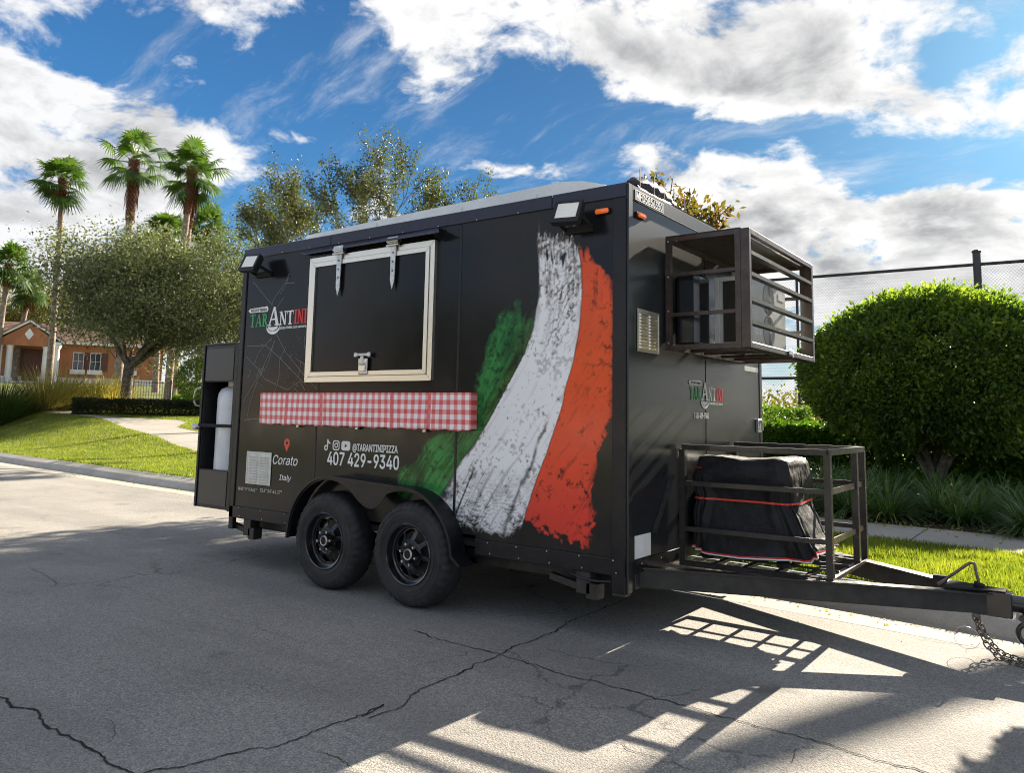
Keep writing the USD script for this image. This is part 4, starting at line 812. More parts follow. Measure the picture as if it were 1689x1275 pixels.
# covered appliance on the basket
cv = thing('covered_grill', 'appliance under a creased black cover with a red strap, standing in the front basket', 'covered grill', (.375, 1.13, .0))
cz_ = [(.445, 1.05), (.47, 1.04), (.52, 1.02), (.60, 1.0), (.70, .985), (.80, .955), (.88, .985), (.95, 1.0), (1.0, .985), (1.05, .965), (1.078, .92), (1.09, .82)]
def coverP(u, v, off=0.):
    zs = np.array([c[0] for c in cz_]); ks = np.array([c[1] for c in cz_]); z = np.interp(v, np.linspace(0, 1, len(zs)), zs); k = np.interp(v, np.linspace(0, 1, len(zs)), ks)
    th = u*2*PI; c, s = np.cos(th), np.sin(th); e = .22
    x = .325*k*np.sign(c)*np.abs(c)**e; y = .275*k*np.sign(s)*np.abs(s)**e
    fl = np.clip((.62-z)/.2, 0, 1); pl = .020*fl*np.sin(th*11+2*np.sin(th*3)); right = np.clip(x/.3, 0, 1)*np.clip((.80-z)/.4, 0, 1)*.14
    w = (fbm2(x+y*1.3+3, z+2, 5, 4, 51)-.5)*.07+(fbm2(th*2+4, z*.6+2, 4, 3, 52)-.5)*.06*np.clip((1.0-z)/.15, 0, 1)
    nrm = np.stack([x/.325, y/.275], 1); nrm /= np.linalg.norm(nrm, axis=1, keepdims=True)+1e-9
    d = (w+pl+off)[:, None]*nrm
    sag = -.022*np.exp(-((x)/.28)**2)*np.clip((z-.98)/.06, 0, 1)+(fbm2(x*1.0+7, y+5, 5, 4, 53)-.5)*.05*np.clip((z-.93)/.08, 0, 1)
    hem = .022*np.sin(th*2+.6)*np.clip((.6-z)/.12, 0, 1)+.045*np.clip(x/.4, 0, 1)*np.clip((.6-z)/.12, 0, 1)
    return np.stack([x+right+d[:, 0], y+d[:, 1], z+sag+hem], 1)
V, F = grid(181, 46, lambda u, v: coverP(u, v)); top = coverP(np.linspace(0, 1, 181), np.ones(181)); n = len(V)
V = np.vstack([V, top.mean(0)+[0, 0, -.012]]); q = np.arange(180)*46+45; F = np.vstack([F, np.stack([q, q+46, np.full(180, n)], 1)])
obj('cover', trimesh.Trimesh(V, F, process=False), MT['cover'], cv, True)
def band(name, v0, v1, off, mat, u0=0., u1=1.):
    V, F = grid(141, 3, lambda u, v: coverP(u0+(u1-u0)*u, v0+(v1-v0)*v, off)); obj(name, trimesh.Trimesh(V, F, process=False), MT[mat], cv, True)
band('red_hem', .052, .082, .005, 'red'); band('white_hem', .018, .048, .0055, 'white')
band('red_strap', .449, .462, .010, 'redbright'); band('strap_label', .735, .745, .007, 'red', .60, .70); band('cover_seam', .08, .45, .004, 'cover', .985, .987)
for x, y in ((-.25, -.2), (.25, -.2), (-.25, .2), (.25, .2)): obj('appliance_foot', lathe([(0, .405), (.04, .405), (.045, .43), (.02, .46), (0, .46)], 14).apply_translation([x, y, 0]), MT['dark'], cv)

# ------------------------------------------------------------------ plants
def leaf_mesh(P, L, Wd, r, axis=None, fold=.25):
    """One folded diamond per point; returns the mesh and a random number per vertex."""
    n = len(P); a = r.normal(size=(n, 3)) if axis is None else axis+0; a /= np.linalg.norm(a, axis=1, keepdims=True)+1e-9
    b = np.cross(a, r.normal(size=(n, 3))); b /= np.linalg.norm(b, axis=1, keepdims=True)+1e-9; c = np.cross(a, b)
    l = (L*r.uniform(.65, 1.3, n))[:, None]; w = (Wd*r.uniform(.65, 1.3, n))[:, None]
    V = np.stack([P, P+a*l*.5+b*w*.5+c*w*fold, P+a*l, P+a*l*.5-b*w*.5+c*w*fold], 1).reshape(-1, 3)
    i = np.arange(n)[:, None]*4; F = np.vstack([i+np.array([[0, 1, 2]]), i+np.array([[0, 2, 3]])])
    return trimesh.Trimesh(V, F, process=False), np.repeat(np.clip(r.beta(2, 2.2, n), 0, 1), 4)
def grow(r, base, d, L, rad, levels, nch, spread, upb, segs, tips, lvl=0, shrink=.74):
    """A branching skeleton: segs gets (points, radii, level), tips the last twigs."""
    d = d/np.linalg.norm(d); n = 5; P = [np.array(base, float)]
    for k in range(n-1):
        d = d+r.normal(0, .10, 3)+np.array([0, 0, upb*.10]); d /= np.linalg.norm(d); P.append(P[-1]+d*L/(n-1))
    P = np.array(P); segs.append((P, np.linspace(rad, rad*.62, n), lvl))
    if levels == 0: tips.append(P); return
    for k in range(nch):
        t = r.uniform(.45, 1.) if k else 1.; j = t*(n-1); i = min(int(j), n-2); q = P[i]+(P[i+1]-P[i])*(j-i)
        v = np.cross(d, r.normal(size=3)); v /= np.linalg.norm(v); s = spread*r.uniform(.6, 1.25)*(1 if k else .45)
        grow(r, q, d*math.cos(s)+v*math.sin(s)+np.array([0, 0, upb*.12]), L*shrink*r.uniform(.8, 1.2), rad*.60, levels-1, nch, spread, upb, segs, tips, lvl+1, shrink)
def branchy(name, label, cat_, base, height, trunk_h, levels, nch, spread, upb, leaf, per, mat, seed, trunk_r=.16, group=None, lscale=.9, scatter=.16, lean=(0, 0), shrink=.74):
    r = np.random.default_rng(seed); o = thing(name, label, cat_, base, 0, group); segs, tips = [], []
    grow(r, (0, 0, trunk_h*.96), np.array([lean[0], lean[1], 1.]), (height-trunk_h)*.30*lscale, trunk_r*.8, levels, nch, spread, upb, segs, tips, 0, shrink)
    zt = max(t[:, 2].max() for t in tips); k = (height-trunk_h)/(zt-trunk_h)
    fix = lambda P: np.c_[P[:, 0]*min(k, 1.2), P[:, 1]*min(k, 1.2), trunk_h+(P[:, 2]-trunk_h)*k]
    tr = np.array([(0, 0, -.1), (.02, .01, trunk_h*.4), (-.01, .02, trunk_h)]); obj('trunk', tube(tr, [trunk_r*1.25, trunk_r, trunk_r*.9], 12), MT['bark'], o, True)
    for P, R, lv in segs:
        if lv <= 1: obj('limb', tube(fix(P), R, 7), MT['bark'], o, True)
    obj('twigs', cat(*[tube(fix(P), R, 4, False) for P, R, lv in segs if lv > 1]), MT['bark'], o, True)
    Q = []
    for t in tips:
        t = fix(t); u = r.uniform(0, len(t)-1.001, per); i = u.astype(int); Q.append(t[i]+(t[i+1]-t[i])*(u-i)[:, None]+r.normal(0, scatter, (per, 3)))
    m, q = leaf_mesh(np.vstack(Q), leaf, leaf*.45, r); obj('crown', m, MT[mat], o, rnd=q)
    return o
def round_tree(name, label, cat_, base, trunk_h, centre, radii, nclu, per, leaf, mat, seed, trunk_r=.2, group=None, clump=.55, flat=.0, solid=.35):
    """A broad tree: limbs run from the fork to clumps of leaves spread through the crown's volume."""
    r = np.random.default_rng(seed); o = thing(name, label, cat_, base, 0, group); c, R = np.array(centre, float), np.array(radii, float)
    d = r.normal(size=(nclu, 3)); d /= np.linalg.norm(d, axis=1, keepdims=True); rad = r.uniform(solid, 1., nclu)**.6
    wob = 1+.25*np.sin(d[:, 0]*5+seed)*np.cos(d[:, 1]*4+seed*2)+.15*np.sin(d[:, 2]*7+seed)+r.normal(0, .09, nclu); C = c+d*R*(rad*wob)[:, None]
    if flat: C[:, 2] = np.maximum(C[:, 2], c[2]-R[2]*(1-flat))
    fork = np.array([.05, .03, trunk_h]); obj('trunk', tube([(0, 0, -.15), (.02, 0, trunk_h*.5), fork], [trunk_r*1.3, trunk_r, trunk_r*1.05], 14), MT['bark'], o, True)
    tw = []
    for k in range(nclu):
        m = fork+(C[k]-fork)*.5+r.normal(0, .12, 3)*R+np.array([0, 0, .08*R[2]]); P = np.array([fork, fork+(m-fork)*.5+r.normal(0, .05, 3), m, C[k]])
        if k < 9: obj('limb', tube(P, [trunk_r*.55, trunk_r*.4, trunk_r*.25, trunk_r*.08], 8), MT['bark'], o, True)
        else: tw.append(tube(P[2:], [trunk_r*.12, trunk_r*.03], 4, False))
    obj('twigs', cat(*tw), MT['bark'], o)
    s = clump*R.mean()*.42*r.uniform(.6, 1.3, nclu); Q = np.repeat(C, per, 0)+r.normal(size=(nclu*per, 3))*np.repeat(s, per)[:, None]*np.array([1, 1, .72])
    tone = np.repeat(np.repeat(r.normal(0, .13, nclu), per), 4); m, q = leaf_mesh(Q, leaf, leaf*.5, r); obj('crown', m, MT[mat], o, rnd=np.clip(q+tone, 0, 1))
    return o
def clipped(name, label, cat_, base, P, nrm, leaf, mat, seed, stems=None, group=None, depth=.10, core=None):
    """A sheared shrub: leaves crowd a thin shell of its clipped outline and thin out inwards."""
    r = np.random.default_rng(seed); o = thing(name, label, cat_, base, 0, group)
    Q = P-nrm*np.abs(r.exponential(depth, len(P)))[:, None]+r.normal(0, leaf*.35, P.shape)
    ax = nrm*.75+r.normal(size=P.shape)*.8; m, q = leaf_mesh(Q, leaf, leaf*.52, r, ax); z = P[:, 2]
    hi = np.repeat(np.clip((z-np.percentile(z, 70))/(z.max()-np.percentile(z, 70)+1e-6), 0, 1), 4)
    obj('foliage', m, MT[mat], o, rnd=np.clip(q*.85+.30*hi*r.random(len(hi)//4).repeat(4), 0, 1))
    if stems is not None:
        for s in stems: obj('stem', tube(s[0], s[1], 8), MT['bark'], o, True)
    return o
def boxpts(r, n, x0, x1, y0, y1, z0, z1, wob=.05):
    A = [(x1-x0)*(y1-y0), (x1-x0)*(z1-z0), (x1-x0)*(z1-z0)*.5, (y1-y0)*(z1-z0), (y1-y0)*(z1-z0)]; f = r.choice(5, n, p=np.array(A)/sum(A)); u, v = r.random(n), r.random(n)
    X, Y, Z = x0+(x1-x0)*u, y0+(y1-y0)*v, z0+(z1-z0)*v
    P = np.where((f == 0)[:, None], np.c_[X, Y, np.full(n, z1)], np.where((f == 1)[:, None], np.c_[X, np.full(n, y0), Z], np.where((f == 2)[:, None], np.c_[X, np.full(n, y1), Z], np.where((f == 3)[:, None], np.c_[np.full(n, x0), y0+(y1-y0)*u, Z], np.c_[np.full(n, x1), y0+(y1-y0)*u, Z]))))
    N = np.array([[0, 0, 1], [0, -1, 0], [0, 1, 0], [-1, 0, 0], [1, 0, 0]], float)[f]
    return P+N*(fbm2(P[:, 0]*1.3+20, P[:, 1]*1.3+P[:, 2]*1.7+20, 1.3, 4, 77)-.5)[:, None]*wob*4, N
def domepts(r, n, R, zc, up_, dn, e=2.4):
    d = r.normal(size=(n, 3)); d /= np.linalg.norm(d, axis=1, keepdims=True)
    rz = np.where(d[:, 2] > 0, up_, dn); k = (np.abs(d[:, 0]/R[0])**e+np.abs(d[:, 1]/R[1])**e+np.abs(d[:, 2]/rz)**e)**(-1/e); P = d*k[:, None]
    N = np.sign(P)*np.c_[np.abs(P[:, 0]/R[0])**(e-1)/R[0], np.abs(P[:, 1]/R[1])**(e-1)/R[1], np.abs(P[:, 2]/rz)**(e-1)/rz]; N /= np.linalg.norm(N, axis=1, keepdims=True)
    P = P+N*(fbm2(P[:, 0]*.8+20, P[:, 1]*.8+P[:, 2]*1.1+20, 1.6, 4, 78)-.5)[:, None]*.30
    return P+np.array([0, 0, zc]), N
# --- the clipped tree behind the pavement
r = np.random.default_rng(21)
P, N = domepts(r, 78000, (2.20, 1.55), 1.93, 1.50, 1.33, 1.95); keep = (P[:, 2] > .70)&~((fbm2(P[:, 0]*2+20, P[:, 2]*2+20, 1.2, 3, 79) > .66)&(N[:, 2] < .5)); P, N = P[keep], N[keep]
P2 = np.clip(r.normal(size=(11000, 3)), -1.5, 1.5)*[.95, .7, .55]+[0, 0, 1.9]
stems = [(np.array([(0, 0, 0), (a*.2, b*.15, .4), (a*.62, b*.45, 1.05), (a*1.25, b*.9, 2.2)]), [.075, .06, .045, .02]) for a, b in ((-.8, .1), (-.3, -.7), (.35, .5), (.8, -.3), (.55, -.75), (-.6, .7), (.1, .1))]
d_ = r.integers(0, len(P), 900); sp = np.repeat(P[d_], 9, 0)+np.repeat(N[d_], 9, 0)*r.uniform(0, .13, (8100, 1))+r.normal(0, .035, (8100, 3)); P = np.vstack([P, sp]); N = np.vstack([N, np.repeat(N[d_], 9, 0)])
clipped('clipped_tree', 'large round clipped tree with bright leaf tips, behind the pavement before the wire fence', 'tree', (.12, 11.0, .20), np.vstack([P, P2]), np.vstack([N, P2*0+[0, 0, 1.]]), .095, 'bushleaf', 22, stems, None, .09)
# --- hedges
def hedge(label, x0, x1, y0, y1, z0, z1, n, leaf, mat, seed, name='hedge', wob=.05, rot=0., base=(0, 0, 0), depth=.08):
    r = np.random.default_rng(seed); P, N = boxpts(r, n, x0, x1, y0, y1, z0, z1, wob); nv = n//2; v = np.c_[r.uniform(x0, x1, nv), r.uniform(y0+.1, y1-.1, nv), r.uniform(z0, z1-.08, nv)]; P = np.vstack([P, v]); N = np.vstack([N, np.tile([0, -1., 0], (nv, 1))])
    st = [(np.array([(x, (y0+y1)/2, z0-.1), (x+.05, (y0+y1)/2+.04, z0+(z1-z0)*.8)]), [.02, .008]) for x in np.arange(x0+.2, x1, .45)]
    o = clipped(name, label, 'hedge', base, P, N, leaf, mat, seed+1, st, None, depth); o.GetAttribute('xformOp:rotateZ').Set(rot); return o
hedge('lime topped clipped hedge between the trailer nose and the round clipped tree', -5.6, 4.2, 12.15, 13.0, .22, 1.2, 46000, .10, 'hedgeleaf', 31)
hedge('pale low shrub row at the foot of the wire fence', -6.2, -2.6, 13.15, 13.6, .2, 1.62, 9000, .07, 'hedgeleaf', 33, 'shrub_row', .12)
# --- strap-leaved border clumps
def clump(o, r, n, L, w, mat, arch=1., spread=.12, name='leaves'):
    V, F, q = [], [], []; S = 6
    a = r.uniform(0, 2*PI, n); e = r.uniform(.35, 1.35, n)
    for k in range(n):
        l = L*r.uniform(.6, 1.2); d = np.array([math.cos(a[k])*math.cos(e[k]), math.sin(a[k])*math.cos(e[k]), math.sin(e[k])]); p = np.array([math.cos(a[k]), math.sin(a[k]), 0])*spread*r.random(); sd_ = np.array([-math.sin(a[k]), math.cos(a[k]), 0]); n0 = sum(len(x) for x in V); rows = []
        for s in range(S):
            ww = w*(1-(s/(S-1))**2)*.5+.001; rows += [p-sd_*ww, p+sd_*ww]; p = p+d*l/(S-1); d = d+np.array([0, 0, -arch*.30]); d /= np.linalg.norm(d)
        V.append(np.array(rows)); b = n0+2*np.arange(S-1)[:, None]; F.append(np.vstack([b+[0, 1, 3], b+[0, 3, 2]])); q.append(np.full(2*S, r.random()))
    return obj(name, trimesh.Trimesh(np.vstack(V), np.vstack(F), process=False), MT[mat], o, True, rnd=np.concatenate(q))
r = np.random.default_rng(41); protos = []
lab = 'dark green strap-leaved border plant along the pavement under the round clipped tree'
spots = []
for row, (t, dx) in enumerate(((4.30, .62), (4.80, .66), (5.35, .72), (6.05, .8), (6.9, .95), (7.8, 1.05))):
    for x in np.arange(-3.4, 4.6, dx): spots.append((x+r.uniform(-.2, .2), t+r.uniform(-.18, .18)))
for k, (x, t) in enumerate(spots):
    loc = (x, float(K(x))+t, KH+.03)
    if k < 4:
        o = thing('border_plant', lab, 'plant', loc, r.uniform(0, 6), 'strap-leaved border plants'); clump(o, r, 260, .62, .016, 'strap', 1.0, .16); clump(o, r, 12, .5, .014, 'gold', 1.2, .12, 'dry_leaves'); protos.append(o)
    else:
        o = copy_of(protos[k % 4], 'border_plant', loc, r.uniform(0, 6), lab, 'plant', 'strap-leaved border plants', r.uniform(.8, 1.15))
# fallen leaves on the bed and pavement edge
q = np.c_[r.uniform(-3, 4, 260), np.zeros(260), np.zeros(260)]; q[:, 1] = K(q[:, 0])+4.0+r.exponential(.25, 260)*r.choice([-1, 1], 260); q[:, 2] = KH+.045
m, qq = leaf_mesh(q, .05, .03, r, np.c_[r.normal(size=(260, 2)), r.normal(0, .1, 260)]); obj('fallen_leaves', m, MT['gold'], None, rnd=qq, label='dry fallen leaves scattered along the pavement edge below the border plants', cat='leaf litter', kind='stuff')
# --- wire fence
fz0, fz1 = .22, 4.62
fc = np.array([.605, 14.3]); fa = np.array([-6.6, 13.9]); fb = np.array([8.3, 14.9])
fn = thing('wire_fence', 'tall black chain-link fence with round posts behind the round clipped tree', 'fence')
def chainlink(a, b):
    L = np.linalg.norm(b-a); d = (b-a)/L; nrm = np.array([-d[1], d[0]]); p = .064; n = int(L/p); S = int((fz1-fz0)/(p/2*1.15)); V, F = [], []
    s = np.arange(S+1); zz = np.linspace(fz0, fz1, S+1); R = .0055
    ring = np.array([(math.cos(t), math.sin(t)) for t in (0, 2*PI/3, 4*PI/3)])*R
    for k in range(n):
        off = k*p+np.where(s % 2 == 0, 0, p)*(1) ; w = np.where(s % 2 == 0, .002, -.002)
        C = np.c_[a[0]+d[0]*off+nrm[0]*w, a[1]+d[1]*off+nrm[1]*w, zz]
        v = C[:, None]+ring[None, :, :1]*np.r_[d, 0]+ring[None, :, 1:]*np.r_[nrm, 0]; b0 = k*(S+1)*3; V.append(v.reshape(-1, 3))
        i, j = np.meshgrid(np.arange(S), np.arange(3), indexing='ij'); i, j = i.ravel(), j.ravel(); j2 = (j+1) % 3
        F.append(b0+np.vstack([np.stack([i*3+j, i*3+j2, (i+1)*3+j2], 1), np.stack([i*3+j, (i+1)*3+j2, (i+1)*3+j], 1)]))
    return trimesh.Trimesh(np.vstack(V), np.vstack(F), process=False)
for a, b in ((fa, fc), (fc, fc+(fb-fc)*.5)): obj('wire_mesh', chainlink(a, b), MT['fence'], fn, kind='stuff')
for a, b in ((fa, fc), (fc, fb)):
    for z in (fz1, 2.3, fz0): obj('fence_rail', tube([(*a, z), (*b, z)], .034, 10), MT['fence'], fn, True)
for p, R, h in ((fa, .03, 4.66), (fa+(fc-fa)*.5, .03, 4.64), (fc, .075, 4.9), (fb, .03, 4.66)):
    ps = obj('fence_post', tube([(*p, .1), (*p, h)], R, 14), MT['fence'], fn, 30); obj('post_cap', lathe([(R*1.15, -.03), (R*1.2, 0), (R*.8, .025), (0, .035)], 14).apply_translation([*p, h]), MT['fence'], ps, 40)
for z in (1.2, 2.0, 2.8, 3.6): obj('post_band', lathe([(.077, -.012), (.083, -.01), (.083, .01), (.077, .012)], 14).apply_translation([*fc, z]), MT['fence'], fn)
# --- court light beyond the frame whose arm shades the road
cl = thing('court_light', 'tall dark steel court light with a long girder arm behind the wire fence', 'street lamp', (3.3, 21.0, .15))
obj('pole', tube([(0, 0, 0), (0, 0, 9.05)], [.17, .15], 16), MT['fence'], cl, 30); obj('arm', tube([(0, 0, 8.85), (-.75, -1.55, 8.85), (-1.45, -3.4, 8.85)], [.15, .15, .14], 14), MT['fence'], cl, 30)
r = np.random.default_rng(61); P, N = domepts(r, 60000, (1.12, 1.0), 1.95, 1.0, .98, 2.6)
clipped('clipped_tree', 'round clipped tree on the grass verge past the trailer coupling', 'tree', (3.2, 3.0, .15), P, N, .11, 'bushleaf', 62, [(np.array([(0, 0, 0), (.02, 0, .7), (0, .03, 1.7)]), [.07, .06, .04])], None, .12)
# --- grass blades
def blades(x, y, h, w, seed, lift=0.):
    r = np.random.default_rng(seed); n = len(x); z = ground(x, y)+lift-.006; P = np.c_[x, y, z]
    ax = np.c_[r.normal(0, .38, (n, 2)), np.ones(n)]; return leaf_mesh(P, h, w, r, ax, .1)
r = np.random.default_rng(71); n = 52000; x = r.uniform(-1.6, 3.2, n); y = K(x)+KW-.03+r.random(n)*(2.24+.06)
tall = np.where(fbm2(x+30, y+30, 1.1, 3, 5) > .55, 1.5, 1.)
m, q = blades(x, y, .060, .007, 72); v = m.vertices.reshape(-1, 4, 3); v[:, 1:] = v[:, :1]+(v[:, 1:]-v[:, :1])*tall[:, None, None]
obj('verge_grass', trimesh.Trimesh(v.reshape(-1, 3), m.faces, process=False), MT['turf'], None, rnd=q, label='rough sunlit verge grass between the kerb and the pavement', cat='grass', kind='stuff')
import shapely
n = 230000; u = r.random(n)**1.0; x = -8.2-24*u; y = K(x)+KW-.03+r.random(n)*(2.2+7.5*np.clip((-x-8)/18, 0, 1)); ok = ~shapely.contains_xy(lpoly.buffer(-.02), x, y); x, y = x[ok], y[ok]
m, q = blades(x, y, .062, .012, 73); obj('lawn_grass', m, MT['turf'], None, rnd=q, label='mown lawn between the kerb and the curving path', cat='grass', kind='stuff')

# --- palms
def palm(label, base, top, seed, nf=34, flen=.75, fan=1.0, boots=1.8, group='fan palms', tr=.16, skirt=True):
    r = np.random.default_rng(seed); base, top = np.array(base, float), np.array(top, float); o = thing('palm_tree', label, 'palm tree', base, 0, group); t = top-base
    m1 = t*.45+np.array([r.normal(0, .12), r.normal(0, .12), 0]); zb = max(t[2]-boots, t[2]*.3)
    s = np.linspace(0, 1, 14); P = (1-s)[:, None]**2*0+2*(s*(1-s))[:, None]*m1+(s**2)[:, None]*t; R = tr*(1.25-.35*s)*(1+.04*np.sin(s*60)); obj('trunk', tube(P, R, 12), MT['palmbark'], o, True)
    k = s > zb/t[2]
    def on(z): return np.array([np.interp(z, P[:, 2], P[:, 0]), np.interp(z, P[:, 2], P[:, 1]), z])
    bt = []
    for z in np.arange(zb, t[2]-.05, .11):
        for a in np.arange(0, 2*PI, 2*PI/7):
            aa = a+z*5; c = on(z); d = np.array([math.cos(aa), math.sin(aa), 0]); g = (z-zb)/boots; bt.append(bar(c+d*tr*.8, c+d*(tr*1.25+.07*g)+np.array([0, 0, .16]), .09, .03, d))
    obj('leaf_bases', cat(*bt), MT['palmboot'], o)
    for k in range(nf):
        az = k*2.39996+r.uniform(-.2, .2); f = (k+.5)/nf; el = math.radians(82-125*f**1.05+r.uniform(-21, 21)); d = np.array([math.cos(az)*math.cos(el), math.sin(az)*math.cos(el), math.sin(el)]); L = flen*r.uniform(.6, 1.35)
        c0 = t+np.array([0, 0, -.35*f]); c1 = c0+d*L+np.array([0, 0, -.10*L]); d2 = d+np.array([0, 0, -.18]); d2 /= np.linalg.norm(d2); sdv = np.cross(d2, [0, 0, 1.]); sdv /= np.linalg.norm(sdv)+1e-9; nv = np.cross(sdv, d2)
        V, F = [], []; nsg = 21; Rf = fan*r.uniform(.85, 1.15)
        for q_, th in enumerate(np.linspace(-1.95, 1.95, nsg)):
            dr_ = d2*math.cos(th)+sdv*math.sin(th); pr = -d2*math.sin(th)+sdv*math.cos(th); lr = Rf*(1-.16*abs(th)/1.95)*r.uniform(.9, 1.08); cup = nv*(-.10*abs(th)); w = lr*.5*.095
            mid = c1+dr_*lr*.52+cup*lr*.5; tip = c1+dr_*lr*.86+cup*lr*.8+np.array([0, 0, -.13*lr-.16*lr*r.random()]); t2 = tip+dr_*lr*.14+np.array([0, 0, -.28*lr*r.random()]); b0 = len(V)
            V += [c1, mid-pr*w+nv*.014*(q_ % 2), mid+pr*w-nv*.014*(q_ % 2), tip-pr*w*.35, tip+pr*w*.35, t2]; F += [(b0, b0+1, b0+2), (b0+1, b0+3, b0+4), (b0+1, b0+4, b0+2), (b0+3, b0+5, b0+4)]
        pm = tube([c0, c0+(c1-c0)*.5+np.array([0, 0, .05]), c1], [.022, .015, .010], 5, False); fm = cat(trimesh.Trimesh(V, F, process=False), pm)
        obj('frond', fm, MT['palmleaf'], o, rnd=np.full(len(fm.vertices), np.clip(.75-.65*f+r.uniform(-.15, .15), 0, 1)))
    if skirt:
        V, F = [], []
        for k in range(64):
            a = r.uniform(0, 2*PI); c = t+np.array([math.cos(a)*.2, math.sin(a)*.2, -boots*.55*r.random()-.3]); b0 = len(V); V += [c, c+[math.cos(a)*.12-.03, math.sin(a)*.12, -.5], c+[math.cos(a)*.12+.03, math.sin(a)*.12, -.5], c+[math.cos(a)*.16, math.sin(a)*.16, -.9]]; F += [(b0, b0+1, b0+2), (b0+1, b0+3, b0+2)]
        obj('dead_leaves', trimesh.Trimesh(V, F, process=False), MT['palmboot'], o)
    return o
gz = lambda x, y: float(ground(x, y))
def gp(x, y): return (x, y, gz(x, y)-.05)
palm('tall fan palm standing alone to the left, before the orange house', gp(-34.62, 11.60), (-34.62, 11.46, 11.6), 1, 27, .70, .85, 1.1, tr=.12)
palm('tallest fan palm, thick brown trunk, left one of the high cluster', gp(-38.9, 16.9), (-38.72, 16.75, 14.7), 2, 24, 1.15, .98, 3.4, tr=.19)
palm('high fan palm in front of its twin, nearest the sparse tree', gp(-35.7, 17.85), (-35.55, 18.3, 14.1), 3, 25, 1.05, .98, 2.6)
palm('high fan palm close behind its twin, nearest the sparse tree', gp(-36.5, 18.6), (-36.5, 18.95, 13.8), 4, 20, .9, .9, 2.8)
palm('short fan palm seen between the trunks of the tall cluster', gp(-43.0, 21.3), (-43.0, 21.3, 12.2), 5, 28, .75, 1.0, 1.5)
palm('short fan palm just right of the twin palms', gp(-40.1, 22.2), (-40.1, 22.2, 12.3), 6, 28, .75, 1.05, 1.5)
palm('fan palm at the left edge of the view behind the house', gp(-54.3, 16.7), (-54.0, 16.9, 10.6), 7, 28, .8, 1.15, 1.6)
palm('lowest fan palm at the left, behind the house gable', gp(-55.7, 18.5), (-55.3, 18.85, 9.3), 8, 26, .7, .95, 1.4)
# --- broadleaf trees
oak = round_tree('oak_tree', 'broad dark green oak behind the low clipped hedge on the left', 'tree', gp(-29.67, 12.52), 1.75, (.35, 1.05, 4.95), (3.3, 4.3, 2.7), 270, 290, .135, 'oakleaf', 11, .21, None, .40, .0, .15)
branchy('sparse_tree', 'thin sparse tree rising behind the rear end of the trailer', 'tree', gp(-19.6, 11.6), 9.2, 2.2, 5, 3, .62, .8, .105, 46, 'sparse', 15, .11, None, .95, .11, (0, 0), .80)
branchy('sparse_tree', 'wide airy tree with brownish leaves showing above the trailer roof', 'tree', gp(-15.0, 12.6), 10.2, 2.4, 5, 3, .70, .75, .105, 70, 'sparse', 19, .13, None, 1., .11, (.05, .1), .82)
round_tree('olive_tree', 'dense olive green tree low behind the gas cabinet', 'tree', gp(-25.7, 14.3), 1.6, (0, .3, 4.6), (2.6, 2.9, 2.9), 150, 200, .11, 'oakleaf', 27, .15, None, .45, .05, .2)
branchy('bronze_tree', 'small tree with large bronze leaves above the front roof edge of the trailer', 'tree', gp(-4.45, 10.5), 6.3, 2.4, 3, 5, .95, .40, .17, 44, 'autumn', 23, .09, None, 1.3, .10, (.0, 0), .86)
for k, (x, y, hh, R, sd_) in enumerate(((-74, 22.5, 8.2, 4.6, 51), (-70, 27, 7.5, 4.2, 52), (-78, 17, 8.6, 5, 53))):
    round_tree('yellow_tree', ('tall yellow green tree directly behind the house gable', 'yellow green tree behind the middle of the house roof', 'yellow green tree at the far left behind the house')[k], 'tree', gp(x, y), 2.5, (0, 0, hh*.6), (R, R, hh*.42), 80, 150, .26, 'farleaf', sd_, .2, None, .5)
# --- planting on the left
D_ = np.array([.458, .889]); 
a_ = math.degrees(math.atan2(13.3-9.35, -25.35+27.45))
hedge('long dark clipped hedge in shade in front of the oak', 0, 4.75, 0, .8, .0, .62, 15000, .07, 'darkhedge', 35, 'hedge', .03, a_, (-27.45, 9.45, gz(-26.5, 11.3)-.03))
hedge('short bright green clipped hedge before the iron fence', 0, 3.2, 0, .6, .0, .62, 7000, .07, 'hedgeleaf', 37, 'hedge', .03, a_, (-29.6, 14.6, gz(-29, 15.6)-.02))
P, N = domepts(np.random.default_rng(63), 9000, (.95, .95), .0, .9, .75); clipped('round_bush', 'round bright green clipped bush beside the gas cabinet', 'bush', (-26.4, 13.9, gz(-26.4, 13.9)+1.35), P, N, .085, 'bushleaf', 64, [(np.array([(0, 0, -1.4), (.05, .02, -.6), (.1, .1, .2)]), [.06, .05, .03])])
for k, (x, y, L, n, mat, lb) in enumerate(((-29.9, 9.55, 1.75, 520, 'gold', 'large clump of golden ornamental grass nearest the path fork'), (-30.2, 10.5, 1.6, 520, 'gold', 'golden ornamental grass clump behind the left end of the dark hedge'), (-30.6, 11.7, 1.5, 480, 'gold', 'golden ornamental grass clump left of the oak trunk'), (-31.2, 12.7, 1.5, 460, 'gold', 'pale ornamental grass clump right before the house steps'), (-29.6, 12.0, .95, 300, 'gold', 'golden grass clump close to the foot of the oak'), (-30.2, 8.15, 1.8, 520, 'greengrass', 'dark green ornamental grass clump at the left edge of the view'), (-29.2, 7.7, 1.7, 520, 'greengrass', 'dark green grass clump overhanging the path at far left'))):
    o = thing('grass_clump', lb, 'ornamental grass', (x, y, gz(x, y)-.02)); clump(o, np.random.default_rng(80+k), int(n*1.8), L, .024, mat, .45, .75)
